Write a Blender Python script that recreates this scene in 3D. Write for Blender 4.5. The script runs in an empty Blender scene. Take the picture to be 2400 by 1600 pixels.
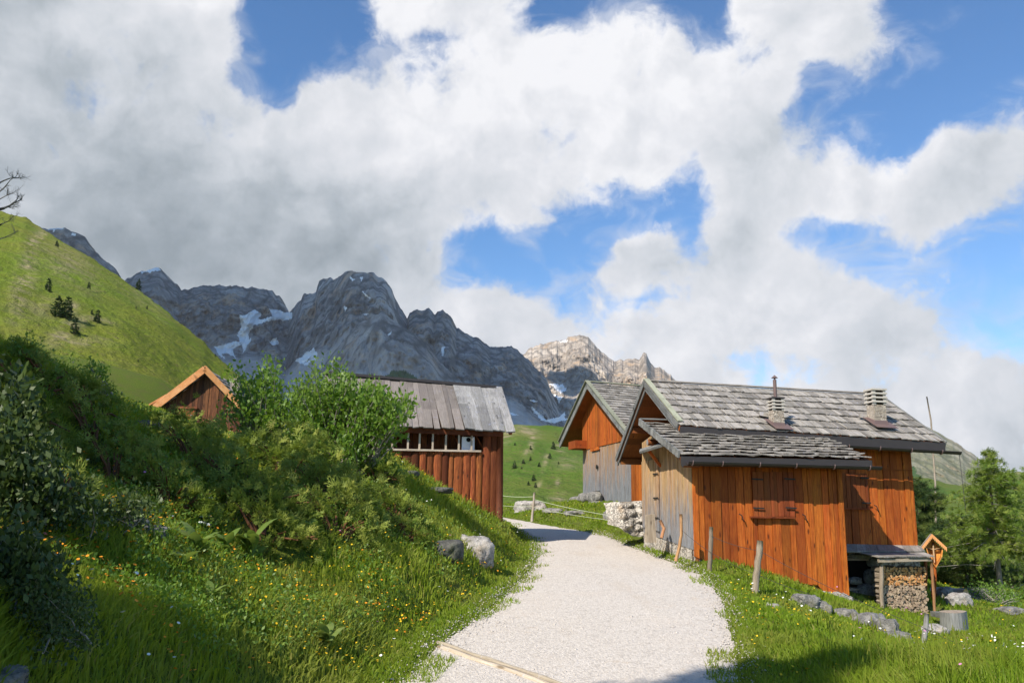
import bpy, math, random
import numpy as np
from mathutils import Matrix, Vector
random.seed(7); RNG = np.random.default_rng(11)
SC = bpy.context.scene
COL = SC.collection
R = math.radians
# ------------------------------------------------------------------ camera
FPX, PITCH, ROLL = 1950.0, 0.20, 0.016
cp, sp, cr, sr = math.cos(PITCH), math.sin(PITCH), math.cos(ROLL), math.sin(ROLL)
cam = bpy.data.objects.new('camera', bpy.data.cameras.new('camera')); COL.objects.link(cam)
cam.matrix_world = Matrix.Rotation(math.pi/2+PITCH, 4, 'X') @ Matrix.Rotation(ROLL, 4, 'Z')
cam.data.sensor_width = 36; cam.data.lens = FPX/2400*36
cam.data.clip_start = .05; cam.data.clip_end = 20000
SC.camera = cam
def ray(px, py):
    """direction (dx, 1, dz) of the sight line through a point of the photograph"""
    a, b = px-1200., py-800.
    a, b = a*cr+b*sr, -a*sr+b*cr
    x, up, d = a/FPX, -b/FPX, 1.
    Y = d*cp-up*sp; Z = d*sp+up*cp
    return x/Y, Z/Y
def at(px, py, D):
    dx, dz = ray(px, py); return Vector((dx*D, D, dz*D))
def proj(P):
    P = np.asarray(P, float); X, Y, Z = P[..., 0], P[..., 1], P[..., 2]
    d = Y*cp+Z*sp; up = -Y*sp+Z*cp
    a = FPX*X/d; b = -FPX*up/d
    return 1200+a*cr-b*sr, 800+a*sr+b*cr, d
# ------------------------------------------------------------------ noise
def _h(i, j, k, s):
    n = (i*374761393 + j*668265263 + k*2147483647 + s*1274126177) & 0xffffffff
    n = ((n ^ (n >> 13))*1274126177) & 0xffffffff
    n = n ^ (n >> 16)
    return (n & 0xffff)/65535.0
def vnoise(x, y, z, s=0):
    x, y, z = np.broadcast_arrays(np.asarray(x, float), y, z)
    i, j, k = np.floor(x).astype(np.int64), np.floor(y).astype(np.int64), np.floor(z).astype(np.int64)
    fx, fy, fz = x-i, y-j, z-k
    fx, fy, fz = fx*fx*(3-2*fx), fy*fy*(3-2*fy), fz*fz*(3-2*fz)
    def L(a, b, t): return a+(b-a)*t
    r = []
    for dk in (0, 1):
        q = [[_h(i+di, j+dj, k+dk, s) for di in (0, 1)] for dj in (0, 1)]
        r.append(L(L(q[0][0], q[0][1], fx), L(q[1][0], q[1][1], fx), fy))
    return L(r[0], r[1], fz)
def fbm(x, y, z=0., o=4, s=0, g=.5):
    t = 0.; a = 1.; n = 0.
    for q in range(o):
        t = t+a*(vnoise(x*2**q, y*2**q, z*2**q, s+q)-.5); n += a; a *= g
    return t/n*2
def ridged(x, y, z=0., o=5, s=0, g=.5):
    t = 0.; a = 1.; n = 0.
    for q in range(o):
        t = t+a*(1-np.abs(2*vnoise(x*2**q, y*2**q, z*2**q, s+q)-1)); n += a; a *= g
    return t/n
# ------------------------------------------------------------------ objects
def tag(o, label=None, cat=None, group=None, kind=None):
    for k, v in (('label', label), ('category', cat), ('group', group), ('kind', kind)):
        if v: o[k] = v
    return o
def empty(name, loc=(0, 0, 0)):
    o = bpy.data.objects.new(name, None); COL.objects.link(o); o.location = loc
    o.empty_display_size = .1; return o
def place(o, parent):
    if parent is not None:
        o.parent = parent
        w = Vector(parent.location); q = parent.parent
        while q is not None: w = w+Vector(q.location); q = q.parent
        o.location = Vector(o.location)-w
def link(name, me, mats, parent=None, smooth=False):
    o = bpy.data.objects.new(name, me); COL.objects.link(o)
    for m in (mats if isinstance(mats, (list, tuple)) else [mats]): me.materials.append(m)
    if smooth: me.polygons.foreach_set('use_smooth', [True]*len(me.polygons))
    place(o, parent); return o
def npmesh(name, V, Fc, mats, parent=None, smooth=False, attrs=None, fattrs=None, uv=None, mi=None):
    V = np.asarray(V, np.float32); Fc = np.asarray(Fc, np.int32)
    me = bpy.data.meshes.new(name); nf, k = Fc.shape
    me.vertices.add(len(V)); me.vertices.foreach_set('co', V.ravel())
    me.loops.add(nf*k); me.loops.foreach_set('vertex_index', Fc.ravel())
    me.polygons.add(nf); me.polygons.foreach_set('loop_start', np.arange(nf, dtype=np.int32)*k)
    me.polygons.foreach_set('loop_total', np.full(nf, k, np.int32))
    if mi is not None: me.polygons.foreach_set('material_index', np.asarray(mi, np.int32))
    for d, dom in ((attrs, 'POINT'), (fattrs, 'FACE')):
        for n, a in (d or {}).items():
            t = me.attributes.new(n, 'FLOAT', dom); t.data.foreach_set('value', np.asarray(a, np.float32).ravel())
    if uv is not None:
        l = me.uv_layers.new(name='UVMap'); l.data.foreach_set('uv', np.asarray(uv, np.float32).ravel())
    me.update(); me.validate(); return link(name, me, mats, parent, smooth)
class MB:
    def __init__(s): s.v = []; s.f = []; s.uv = []; s.r = []; s.m = []
    def face(s, pts, uv=None, r=0., m=0):
        b = len(s.v); s.v += [tuple(p) for p in pts]; s.f.append(list(range(b, b+len(pts))))
        s.uv += uv or [(0, 0)]*len(pts); s.r.append(r); s.m.append(m)
    def slab(s, a, b, c, d, th, r=None, m=0, me_=None):
        """quad a b c d (b-a across, d-a along), extruded th to the back"""
        a, b, c, d = map(Vector, (a, b, c, d))
        n = (b-a).cross(d-a).normalized()*th
        r = random.random() if r is None else r; o = random.random()*40
        w, h = (b-a).length, (d-a).length
        A, B, C_, D_ = a-n, b-n, c-n, d-n; me_ = m if me_ is None else me_
        s.face((a, b, c, d), [(o, o), (o+w, o), (o+w, o+h), (o, o+h)], r, m)
        s.face((B, A, D_, C_), [(o, o), (o+w, o), (o+w, o+h), (o, o+h)], r, m)
        s.face((A, B, b, a), [(o, o), (o+w, o), (o+w, o+.02), (o, o+.02)], r, me_)
        s.face((d, c, C_, D_), [(o, o), (o+w, o), (o+w, o+.02), (o, o+.02)], r, me_)
        s.face((b, B, C_, c), [(o, o), (o+.02, o), (o+.02, o+h), (o, o+h)], r, m)
        s.face((A, a, d, D_), [(o, o), (o+.02, o), (o+.02, o+h), (o, o+h)], r, m)
    def beam(s, p, q, w, h, up=(0, 0, 1), r=None, m=0, me_=None):
        p, q = Vector(p), Vector(q); d = (q-p).normalized(); up = Vector(up)
        x = d.cross(up).normalized(); u = x.cross(d).normalized()
        a = p-x*w/2+u*h/2; b = p+x*w/2+u*h/2
        s.slab(a, b, b+(q-p), a+(q-p), h, r, m, me_)
    def tube(s, pts, rad, n=8, r=None, m=0, cap=True, mc=None, jit=0.):
        pts = [Vector(p) for p in pts]; rad = rad if isinstance(rad, (list, tuple)) else [rad]*len(pts)
        r = random.random() if r is None else r; b = len(s.v); o = random.random()*20; L = 0; Ls = []
        ref = Vector((0.31, .17, 1)) if abs((pts[-1]-pts[0]).normalized().z) < .9 else Vector((1, .13, .05))
        for i, p in enumerate(pts):
            d = (pts[min(i+1, len(pts)-1)]-pts[max(i-1, 0)]).normalized()
            x = d.cross(ref).normalized(); y = d.cross(x).normalized()
            for k in range(n):
                t = 2*math.pi*k/n; q = rad[i]*(1+random.uniform(-jit, jit))
                s.v.append(tuple(p+x*q*math.cos(t)+y*q*math.sin(t)))
            if i: L += (p-pts[i-1]).length
            Ls.append(L)
        c = 2*math.pi*max(rad)
        for i in range(len(pts)-1):
            for k in range(n):
                k2 = (k+1) % n
                s.f.append([b+i*n+k, b+i*n+k2, b+(i+1)*n+k2, b+(i+1)*n+k])
                s.uv += [(o+c*k/n, o+Ls[i]), (o+c*(k+1)/n, o+Ls[i]), (o+c*(k+1)/n, o+Ls[i+1]), (o+c*k/n, o+Ls[i+1])]
                s.r.append(r); s.m.append(m)
        if cap:
            for e, rev in ((0, False), (len(pts)-1, True)):
                ids = [b+e*n+k for k in range(n)]; ids = ids[::-1] if rev else ids
                s.f.append(ids); s.uv += [(o+.1*math.cos(2*math.pi*k/n), o+.1*math.sin(2*math.pi*k/n)) for k in range(n)]
                s.r.append(r); s.m.append(m if mc is None else mc)
    def box(s, c, sx, sy, sz, ax=0., r=None, m=0):
        c = Vector(c); X = Vector((math.cos(ax), math.sin(ax), 0))*sx/2; Y = Vector((-math.sin(ax), math.cos(ax), 0))*sy/2; Z = Vector((0, 0, sz/2))
        s.slab(c-X-Y+Z, c+X-Y+Z, c+X+Y+Z, c-X+Y+Z, sz, r, m)
    def build(s, name, mats, parent=None, smooth=False):
        me = bpy.data.meshes.new(name); me.from_pydata(s.v, [], s.f)
        l = me.uv_layers.new(name='UVMap'); l.data.foreach_set('uv', np.array(s.uv, np.float32).ravel())
        a = me.attributes.new('rnd', 'FLOAT', 'FACE'); a.data.foreach_set('value', np.array(s.r, np.float32))
        me.polygons.foreach_set('material_index', s.m); me.update()
        return link(name, me, mats, parent, smooth)
# ------------------------------------------------------------------ node helper
class NT:
    def __init__(s, tree): s.t = tree; tree.nodes.clear()
    def n(s, typ, ins=None, out=0, **props):
        nd = s.t.nodes.new(typ)
        for k, v in props.items(): setattr(nd, k, v)
        for k, v in (ins or {}).items():
            sk = nd.inputs[k]
            if isinstance(v, bpy.types.NodeSocket): s.t.links.new(v, sk)
            elif hasattr(v, '__len__') and len(v) == 3 and sk.type == 'RGBA': sk.default_value = (*v, 1)
            else: sk.default_value = v
        return nd.outputs[out] if out is not None else nd
    def math(s, op, a, b=0., c=None, clamp=False):
        d = {0: a, 1: b}
        if c is not None: d[2] = c
        return s.n('ShaderNodeMath', d, operation=op, use_clamp=clamp)
    def mr(s, v, a, b, c=0., d=1., t='SMOOTHSTEP'):
        return s.n('ShaderNodeMapRange', {0: v, 1: a, 2: b, 3: c, 4: d}, interpolation_type=t)
    def mix(s, f, a, b, blend='MIX'):
        nd = s.t.nodes.new('ShaderNodeMix'); nd.data_type = 'RGBA'; nd.blend_type = blend
        for k, v in ((0, f), (6, a), (7, b)):
            sk = nd.inputs[k]
            if isinstance(v, bpy.types.NodeSocket): s.t.links.new(v, sk)
            elif k and len(v) == 3: sk.default_value = (*v, 1)
            else: sk.default_value = v
        return nd.outputs[2]
    def noise(s, vec, scale, detail=4., rough=.55, dist=0., out=0, dims='3D'):
        i = {'Scale': scale, 'Detail': detail, 'Roughness': rough, 'Distortion': dist}
        if vec is not None: i['Vector'] = vec
        return s.n('ShaderNodeTexNoise', i, out, noise_dimensions=dims)
    def ramp(s, f, stops, interp='LINEAR'):
        nd = s.t.nodes.new('ShaderNodeValToRGB'); cr_ = nd.color_ramp; cr_.interpolation = interp
        while len(cr_.elements) < len(stops): cr_.elements.new(.5)
        for e, (p, c) in zip(cr_.elements, stops): e.position = p; e.color = (*c, 1) if len(c) == 3 else c
        s.t.links.new(f, nd.inputs[0]); return nd.outputs[0]
    def mapv(s, vec, scale=(1, 1, 1), loc=(0, 0, 0), rot=(0, 0, 0)):
        return s.n('ShaderNodeMapping', {'Vector': vec, 'Location': loc, 'Rotation': rot, 'Scale': scale})
    def attr(s, name, out=2): return s.n('ShaderNodeAttribute', None, out, attribute_name=name)
    def finish(s, col, rough=.8, bump=None, bstr=.5, bdist=.01, spec=.3, transl=0., tcol=None, metal=0.):
        ins = {'Base Color': col, 'Roughness': rough, 'Specular IOR Level': spec, 'Metallic': metal}
        nrm = None
        if bump is not None:
            nrm = s.n('ShaderNodeBump', {'Height': bump, 'Strength': bstr, 'Distance': bdist}); ins['Normal'] = nrm
        b = s.n('ShaderNodeBsdfPrincipled', ins)
        if transl:
            i = {'Color': tcol if tcol is not None else col}
            t = s.n('ShaderNodeBsdfTranslucent', i)
            b = s.n('ShaderNodeMixShader', {0: transl, 1: b, 2: t})
        s.n('ShaderNodeOutputMaterial', {'Surface': b}, out=None)
def newmat(name):
    m = bpy.data.materials.new(name); m.use_nodes = True; return m, NT(m.node_tree)
def flat(name, col, rough=.7, spec=.3, var=.15, sc=6., metal=0.):
    m, N = newmat(name); tc = N.n('ShaderNodeTexCoord', None, 3)
    f = N.noise(tc, sc, 5.); c = N.mix(f, tuple(x*(1-var) for x in col), tuple(min(1, x*(1+var)) for x in col))
    N.finish(c, rough, N.noise(tc, sc*6, 4.), .2, .01, spec, metal=metal); return m
def wood(name, base, alt, dark, grey=None, greyh=None, contrast=1., rnd_dark=.5, bump=.4, crackc=.7, knots=1.):
    """planks: UV = metres across / along; rnd = one value per board. grey: weathered colour by height above greyh"""
    m, N = newmat(name); uv = N.n('ShaderNodeTexCoord', None, 2); rn = N.attr('rnd')
    v = N.mapv(uv, (14, .9, 1)); g1 = N.noise(v, 2.2, 6., .65, 1.2)
    g2 = N.noise(N.mapv(uv, (55, 1.4, 1)), 2., 4., .7, .6)
    w = N.noise(N.mapv(uv, (1.6, .8, 1)), 1.2, 4., .6)
    c = N.mix(N.mr(g1, .35, .68), base, alt)
    c = N.mix(N.mr(g2, .46, .72, 0, min(.75*contrast, .95)), c, dark)
    c = N.mix(N.mr(w, .5, .8, 0, .45), c, dark)
    c = N.mix(N.math('MULTIPLY', N.mr(rn, .35, 1.), rnd_dark), c, tuple(x*.45 for x in base))
    hv = N.n('ShaderNodeHueSaturation', {'Color': c, 'Value': N.mr(rn, 0, 1, 1.12, .85, 'LINEAR'), 'Hue': N.mr(N.math('FRACT', N.math('MULTIPLY', rn, 7.3)), 0, 1, .493, .504, 'LINEAR'), 'Saturation': 1.0})
    wp = N.n('ShaderNodeNewGeometry', None, 0); w1 = N.noise(N.mapv(wp, (1.6, 1.6, .55)), 1., 5., .65); w2 = N.noise(N.mapv(wp, (9, 9, .6)), 1., 4., .7)
    hv = N.mix(N.math('MULTIPLY', N.mr(w1, .5, .7), .45*crackc), hv, dark); hv = N.mix(N.mr(w2, .56, .74, 0, .5*crackc), hv, dark)
    hv = N.mix(N.mr(w2, .44, .28, 0, .35*crackc), hv, (alt[0]*1.15, alt[1]*1.35, alt[2]*2.2))
    kn = N.n('ShaderNodeTexVoronoi', {'Vector': N.mapv(uv, (5.5, 1.9, 1)), 'Scale': 1.1, 'Randomness': 1.}, 0)
    c = N.mix(N.mr(kn, .06, .17, .9*knots, 0.), hv, dark)
    if grey is not None:
        po = N.n('ShaderNodeSeparateXYZ', {0: N.n('ShaderNodeNewGeometry', None, 0)}, 2)
        h0, h1 = greyh
        q = N.math('ADD', po, N.math('MULTIPLY', N.math('SUBTRACT', N.noise(N.mapv(uv, (16, .6, 1)), 1.6, 5., .75), .5), (h1-h0)*3.2))
        q = N.math('ADD', q, N.math('MULTIPLY', N.math('SUBTRACT', rn, .5), (h1-h0)*.35))
        gm = N.mr(q, h0, h1, 1., 0.)
        gc = N.mix(N.mr(g2, .35, .62), grey, tuple(x*.38 for x in grey))
        gc = N.mix(N.mr(g1, .4, .7, 0, .6), gc, tuple(min(1, x*1.5) for x in grey))
        c = N.mix(gm, c, gc)
    bh = N.math('ADD', N.math('MULTIPLY', g2, 1.), N.math('MULTIPLY', g1, .6))
    N.finish(c, .72, bh, bump, .012, .25); return m
# ------------------------------------------------------------------ light and sky
SUN_EL, SUN_AZ = R(42), R(41)          # light travels towards +Y turned 41 deg to +X
TOSUN = Vector((-math.sin(SUN_AZ)*math.cos(SUN_EL), -math.cos(SUN_AZ)*math.cos(SUN_EL), math.sin(SUN_EL)))
sun = bpy.data.objects.new('sun', bpy.data.lights.new('sun', 'SUN')); COL.objects.link(sun)
sun.rotation_euler = TOSUN.to_track_quat('Z', 'Y').to_euler(); sun.data.energy = 5.0; sun.data.angle = R(.53)
sun.data.color = (1, .93, .82)
COV = """99999993000599884355314999850231
99999996000542699999997589999600
99999995179999999999999993550002
99999999799999999999999973510016
99999999999999999999979967613899
99999999999999999999939999968998
99999999999999999751129989999997
99999999999998213129939982147632
99999999999999423579979999954465
99999999999999997676589999999756
99999999999999999988999999999865
99999999999999999998766566777899
99999999999999999999999999999999
99999999999999999999999999999999""".split()
BRI = """45566777777788888888887777777777
44555566677789999998877777777777
44444456678899999998887777667777
54444445678899998887776556777777
44333445667788877777776557777766
44333334456677776677775577887766
43322333344566666677887777778766
44322222333455667777666676776666
55432222222345567877666677666666
66554333223367777777777888766666
66665554455677777777778887766666
66666666666677777777777776666666
66666666666666777777778888887777
66666666666666777777778888877776""".split()
def samp(M, px, py):
    u = min(max((px-37)/75, 0), 31); v = min(max((py-37)/75, 0), len(M)-1)
    i, j = int(u), int(v); i2, j2 = min(i+1, 31), min(j+1, len(M)-1); fu, fv = u-i, v-j
    g = lambda a, b: int(M[b][a])/9.
    return (g(i, j)*(1-fu)+g(i2, j)*fu)*(1-fv)+(g(i, j2)*(1-fu)+g(i2, j2)*fu)*fv
world = bpy.data.worlds.new('World'); SC.world = world; world.use_nodes = True
W = NT(world.node_tree)
d0 = W.n('ShaderNodeTexCoord', None, 0)
def warp(vec, sc, amp, det=3.):
    nz = W.n('ShaderNodeTexNoise', {'Vector': vec, 'Scale': sc, 'Detail': det, 'Roughness': .6}, 1)
    o = W.n('ShaderNodeVectorMath', {0: nz, 1: (.5, .5, .5)}, operation='SUBTRACT')
    return W.n('ShaderNodeVectorMath', {0: o, 1: (amp, amp, amp)}, operation='MULTIPLY')
dw = W.n('ShaderNodeVectorMath', {0: d0, 1: warp(d0, 7., .055, 6.)}, operation='ADD')
dw = W.n('ShaderNodeVectorMath', {0: dw}, operation='NORMALIZE')
sx = W.n('ShaderNodeSeparateXYZ', {0: dw}, None)
azr = W.math('ARCTAN2', sx.outputs[0], sx.outputs[1]); elr = W.math('ARCSINE', sx.outputs[2])
A0, A1, E0, DE, NE = -36., 36., -1., 1.9, 21
azn = W.mr(azr, R(A0), R(A1), 0, 1, 'LINEAR'); eln = W.math('DIVIDE', W.math('SUBTRACT', elr, R(E0)), R(DE))
acc = None
for j in range(NE):
    el = R(E0+j*DE); st = []
    for i in range(32):
        az = R(A0+(A1-A0)*i/31); d = (math.sin(az)*math.cos(el), math.cos(az)*math.cos(el), math.sin(el))
        x, y, _ = proj(d); st.append((i/31, (samp(COV, x, y), samp(BRI, x, y), 0.)))
    rp = W.ramp(azn, st, 'EASE' if False else 'LINEAR')
    wj = W.math('SUBTRACT', 1., W.math('ABSOLUTE', W.math('SUBTRACT', eln, float(j))), clamp=True)
    if j == 0: wj = W.math('SUBTRACT', 1., eln, clamp=True)
    if j == NE-1: wj = W.math('SUBTRACT', eln, float(NE-2), clamp=True)
    t = W.n('ShaderNodeVectorMath', {0: rp, 'Scale': wj}, operation='SCALE')
    acc = t if acc is None else W.n('ShaderNodeVectorMath', {0: acc, 1: t}, operation='ADD')
ac = W.n('ShaderNodeSeparateXYZ', {0: acc}, None)
inz = W.math('MULTIPLY', W.mr(W.math('ABSOLUTE', azr), R(36), R(48), 1, 0), W.mr(elr, R(34), R(46), 1, 0))
cov = W.math('ADD', W.math('MULTIPLY', ac.outputs[0], inz), W.math('MULTIPLY', W.math('SUBTRACT', 1., inz), .15)); bri = ac.outputs[1]
nA = W.noise(dw, 8., 10., .56, .1); nB = W.noise(d0, 24., 7., .62, .6); nC = W.noise(dw, 5., 6., .55, .2); nW = W.noise(W.mapv(d0, (1, 1, 1.7), rot=(.2, .35, .1)), 15., 9., .62, 1.1)
cov = W.mr(cov, .12, .98, -.22, 1.08, 'LINEAR')
dens = W.math('ADD', cov, W.math('MULTIPLY', W.math('SUBTRACT', nA, .5), 1.5))
dens = W.math('ADD', dens, W.math('MULTIPLY', W.math('SUBTRACT', nB, .5), .75)); dens = W.math('ADD', dens, W.math('MULTIPLY', W.math('SUBTRACT', W.noise(dw, 55., 6., .65, .8), .5), .35))
mask = W.mr(dens, .42, .88)
dsh = W.n('ShaderNodeVectorMath', {0: dw, 1: (-.018, 0., .022)}, operation='ADD')
nS = W.math('SUBTRACT', nA, W.noise(dsh, 8., 10., .56, .1)); thick = W.mr(dens, .55, 1.3)
veil = W.math('MULTIPLY', W.mr(W.math('ADD', W.math('MULTIPLY', cov, .55), W.math('MULTIPLY', W.math('SUBTRACT', nW, .5), 1.5)), .02, .75), .55); mask = W.math('MAXIMUM', mask, W.math('MULTIPLY', veil, W.mr(cov, -.15, .2)))
bb = W.math('ADD', bri, W.math('MULTIPLY', W.math('SUBTRACT', nC, .5), .55))
bb = W.math('ADD', bb, W.math('MULTIPLY', nS, 1.5)); bb = W.math('ADD', bb, W.math('MULTIPLY', W.math('SUBTRACT', nA, .5), .2)); bb = W.math('ADD', bb, W.math('MULTIPLY', W.math('SUBTRACT', .5, thick), .16))
ccol = W.ramp(bb, [(.0, (.24, .275, .305)), (.3, (.36, .395, .43)), (.55, (.50, .525, .56)), (.8, (.61, .62, .65)), (1., (.72, .72, .74))])
sky = W.n('ShaderNodeTexSky', None, sky_type='NISHITA', sun_disc=False, sun_elevation=SUN_EL, sun_rotation=math.pi+SUN_AZ, air_density=1., dust_density=.4, ozone_density=1.6, altitude=1900)
skc = W.n('ShaderNodeHueSaturation', {'Color': sky, 'Hue': .5, 'Saturation': 1.24, 'Value': 1.5})
bg1 = W.n('ShaderNodeBackground', {'Color': skc, 'Strength': .10}); bg2 = W.n('ShaderNodeBackground', {'Color': ccol, 'Strength': 1.})
W.n('ShaderNodeOutputWorld', {'Surface': W.n('ShaderNodeMixShader', {0: mask, 1: bg1, 2: bg2})}, None)
world.cycles.sampling_method = 'MANUAL'; world.cycles.sample_map_resolution = 512
SC.view_settings.view_transform = 'Standard'; SC.view_settings.look = 'None'; SC.view_settings.exposure = .42; SC.view_settings.gamma = 1
SC.render.engine = 'CYCLES'; SC.cycles.use_denoising = True; SC.cycles.max_bounces = 5; SC.cycles.diffuse_bounces = 2
SC.cycles.transparent_max_bounces = 4; SC.cycles.transmission_bounces = 2; SC.cycles.glossy_bounces = 2; SC.cycles.caustics_reflective = False
SC.render.use_persistent_data = False
# ------------------------------------------------------------------ near terrain
def zroad(y): return -1.95+.052*y
def road_pt(px, py):
    dx, dz = ray(px, py); D = 1.95/(.052-dz); return dx*D, D
ROAD_L = [(700, 1720), (860, 1640), (923, 1600), (975, 1556), (1030, 1500), (1085, 1465), (1143, 1428), (1190, 1385), (1225, 1352), (1253, 1318), (1263, 1292), (1256, 1272), (1238, 1254), (1214, 1240), (1196, 1228), (1182, 1220)]
ROAD_R = [(1790, 1720), (1765, 1640), (1750, 1600), (1742, 1555), (1735, 1510), (1722, 1465), (1712, 1428), (1694, 1388), (1664, 1355), (1631, 1334), (1585, 1315), (1530, 1298), (1480, 1278), (1440, 1262), (1403, 1249), (1330, 1237), (1258, 1225), (1210, 1216), (1184, 1212)]
RL = [road_pt(*p) for p in ROAD_L]; RR = [road_pt(*p) for p in ROAD_R]
RL = [(RL[0][0]-.8, -6)]+[(RL[0][0]-.3, 1)]+RL+[(-3.5, 37), (-14, 41)]; RR = [(RR[0][0]+.8, -6)]+[(RR[0][0]+.3, 1)]+RR+[(-3.5, 41), (-14, 45)]
def resamp(P, n):
    P = np.array(P); s = np.r_[0, np.cumsum(np.hypot(*np.diff(P, axis=0).T))]
    # smooth by chaikin first
    for _ in range(3):
        Q = [P[0]]
        for a, b in zip(P[:-1], P[1:]): Q += [a*.75+b*.25, a*.25+b*.75]
        Q.append(P[-1]); P = np.array(Q)
    s = np.r_[0, np.cumsum(np.hypot(*np.diff(P, axis=0).T))]; t = np.linspace(0, s[-1], n)
    return np.c_[np.interp(t, s, P[:, 0]), np.interp(t, s, P[:, 1])]
RL, RR = resamp(RL, 400), resamp(RR, 400)
RPOLY = np.r_[RL, RR[::-1]]
def inpoly(x, y, P):
    x, y = np.asarray(x, float), np.asarray(y, float); c = np.zeros(x.shape, bool); j = len(P)-1
    for i in range(len(P)):
        xi, yi = P[i]; xj, yj = P[j]
        if yi != yj:
            c ^= ((yi > y) != (yj > y)) & (x < (xj-xi)*(y-yi)/(yj-yi)+xi)
        j = i
    return c
_RS = RPOLY[::3]
def road_dist(x, y):
    """signed distance to the road edge, negative on the road"""
    x = np.asarray(x, float); y = np.asarray(y, float); sh = x.shape; x = x.ravel(); y = y.ravel()
    out = np.full(x.shape, 60.); near = (np.abs(x) < 22) & (y > -10) & (y < 60)
    xx, yy = x[near], y[near]; d = np.full(xx.shape, 1e9)
    for a, b in zip(_RS, np.roll(_RS, -1, 0)):
        e = b-a; L = max(e@e, 1e-9); t = np.clip(((xx-a[0])*e[0]+(yy-a[1])*e[1])/L, 0, 1)
        d = np.minimum(d, (xx-a[0]-t*e[0])**2+(yy-a[1]-t*e[1])**2)
    d = np.sqrt(d); d[inpoly(xx, yy, _RS)] *= -1; out[near] = d
    return out.reshape(sh)
CP = [(0, 1600, 3.6), (300, 1600, 4.7), (600, 1600, 5.9), (800, 1600, 7), (0, 1450, 4.6), (300, 1450, 5.9), (600, 1450, 7.6), (850, 1450, 8.9), (0, 1300, 5.8), (300, 1300, 7.2), (600, 1300, 9.3), (900, 1300, 11.6), (1100, 1335, 13.2), (1180, 1320, 15),
      (100, 1150, 7.5), (400, 1150, 9.3), (700, 1160, 11.8), (950, 1180, 14.5), (1060, 1215, 16.5), (1150, 1250, 18.6), (150, 1020, 9.3), (400, 1072, 11.5), (600, 1070, 13), (830, 1090, 16), (0, 870, 9), (100, 880, 10), (200, 925, 11.5), (340, 1020, 14),
      (480, 1062, 16), (600, 1066, 17.2), (700, 1050, 18), (480, 1050, 25), (480, 1026, 38), (600, 1045, 38), (300, 980, 38), (780, 1060, 19), (932, 1078, 19.2), (1000, 1130, 19.6), (1059, 1167, 20), (1122, 1192, 20.5), (1172, 1221, 20.9), (1120, 1190, 24), (1000, 1140, 24),
      (1400, 1178, 35), (1300, 1184, 37), (1185, 1186, 39), (1367, 1170, 35), (1470, 1180, 31), (1483, 1246, 22.5), (1508, 1246, 20.9), (1440, 1215, 25), (1626, 1288, 17.45), (1560, 1265, 19), (1700, 1322, 17.4), (1820, 1352, 17.5), (1983, 1410, 17.5),
      (1800, 1375, 15.5), (1900, 1410, 15.3), (2000, 1600, 7.8), (2400, 1600, 7.6), (2200, 1560, 10), (1800, 1450, 11.6), (2000, 1490, 12.8), (2200, 1510, 14), (2400, 1500, 13.7), (2165, 1474, 18), (2060, 1440, 18), (2300, 1420, 22), (2400, 1430, 20),
      (2345, 1390, 30), (2200, 1395, 25), (2250, 1385, 32), (2400, 1385, 34), (1850, 1300, 26), (2000, 1330, 26), (1600, 1230, 27)]
P3 = [tuple(at(*c)) for c in CP]
P3 += [(-60, -5, 8), (-60, 60, 16), (-25, 60, 9), (-30, 20, 8), (-14, -8, .2), (-7, -8, -1.2), (-20, 4, 4.4), (0, 75, -9), (8, 58, -4), (-6, 58, -2), (25, 60, -7), (60, 80, -16), (80, 30, -15), (50, 10, -8), (14, -10, -4), (20, 5, -4.2), (30, 25, -5.5), (24, 40, -5.5), (0, -20, -2.5), (60, -20, -10), (-60, -30, 6), (0, 120, -20), (-60, 120, 14), (80, 120, -26)]
for i in range(6, 400, 14):
    for q, s in ((RL[i], -1), (RR[i], 1)):
        if -5 < q[1] < 45: P3.append((q[0], q[1], zroad(q[1])+.03))
P3 = np.array(P3)
def _phi(d): return -np.sqrt(d*d+.15)
_A = _phi(np.hypot(P3[:, None, 0]-P3[None, :, 0], P3[:, None, 1]-P3[None, :, 1]))
_n = len(P3); _M = np.zeros((_n+3, _n+3)); _M[:_n, :_n] = _A+np.eye(_n)*.03
_Q = np.c_[np.ones(_n), P3[:, :2]]; _M[:_n, _n:] = _Q; _M[_n:, :_n] = _Q.T
_w = np.linalg.solve(_M, np.r_[P3[:, 2], 0, 0, 0])
def gz(x, y):
    x = np.asarray(x, float); y = np.asarray(y, float); sh = np.broadcast(x, y).shape
    x, y = np.broadcast_to(x, sh).ravel(), np.broadcast_to(y, sh).ravel()
    xc, yc = np.clip(x, -60, 80), np.clip(y, -25, 120)
    z = np.zeros(x.shape)
    for s in range(0, len(x), 20000):
        e = slice(s, s+20000)
        z[e] = _phi(np.hypot(xc[e, None]-P3[None, :, 0], yc[e, None]-P3[None, :, 1]))@_w[:_n]+_w[_n]+_w[_n+1]*xc[e]+_w[_n+2]*yc[e]
    over = np.hypot(x-xc, y-yc); z = z-np.minimum(over*.06, 14)-over*.004
    rd = road_dist(x, y); k = np.clip(rd/.9, 0, 1); k = k*k*(3-2*k)
    bump = fbm(x*.55, y*.55, 3.1, 3, 5)*.3+fbm(x*1.7, y*1.7, 1.1, 3, 9)*.09
    left = np.clip((-x+2)/5, .35, 1)
    z = z+bump*k*left*np.clip(1-over/100, 0, 1)
    zr = zroad(y)-.05; z = np.where(y < 48, zr+(z-zr)*k, z)
    z = z+.1*np.exp(-((rd-.12)/.2)**2)*(y < 48)*(rd > -.3)
    return z.reshape(sh)
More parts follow.
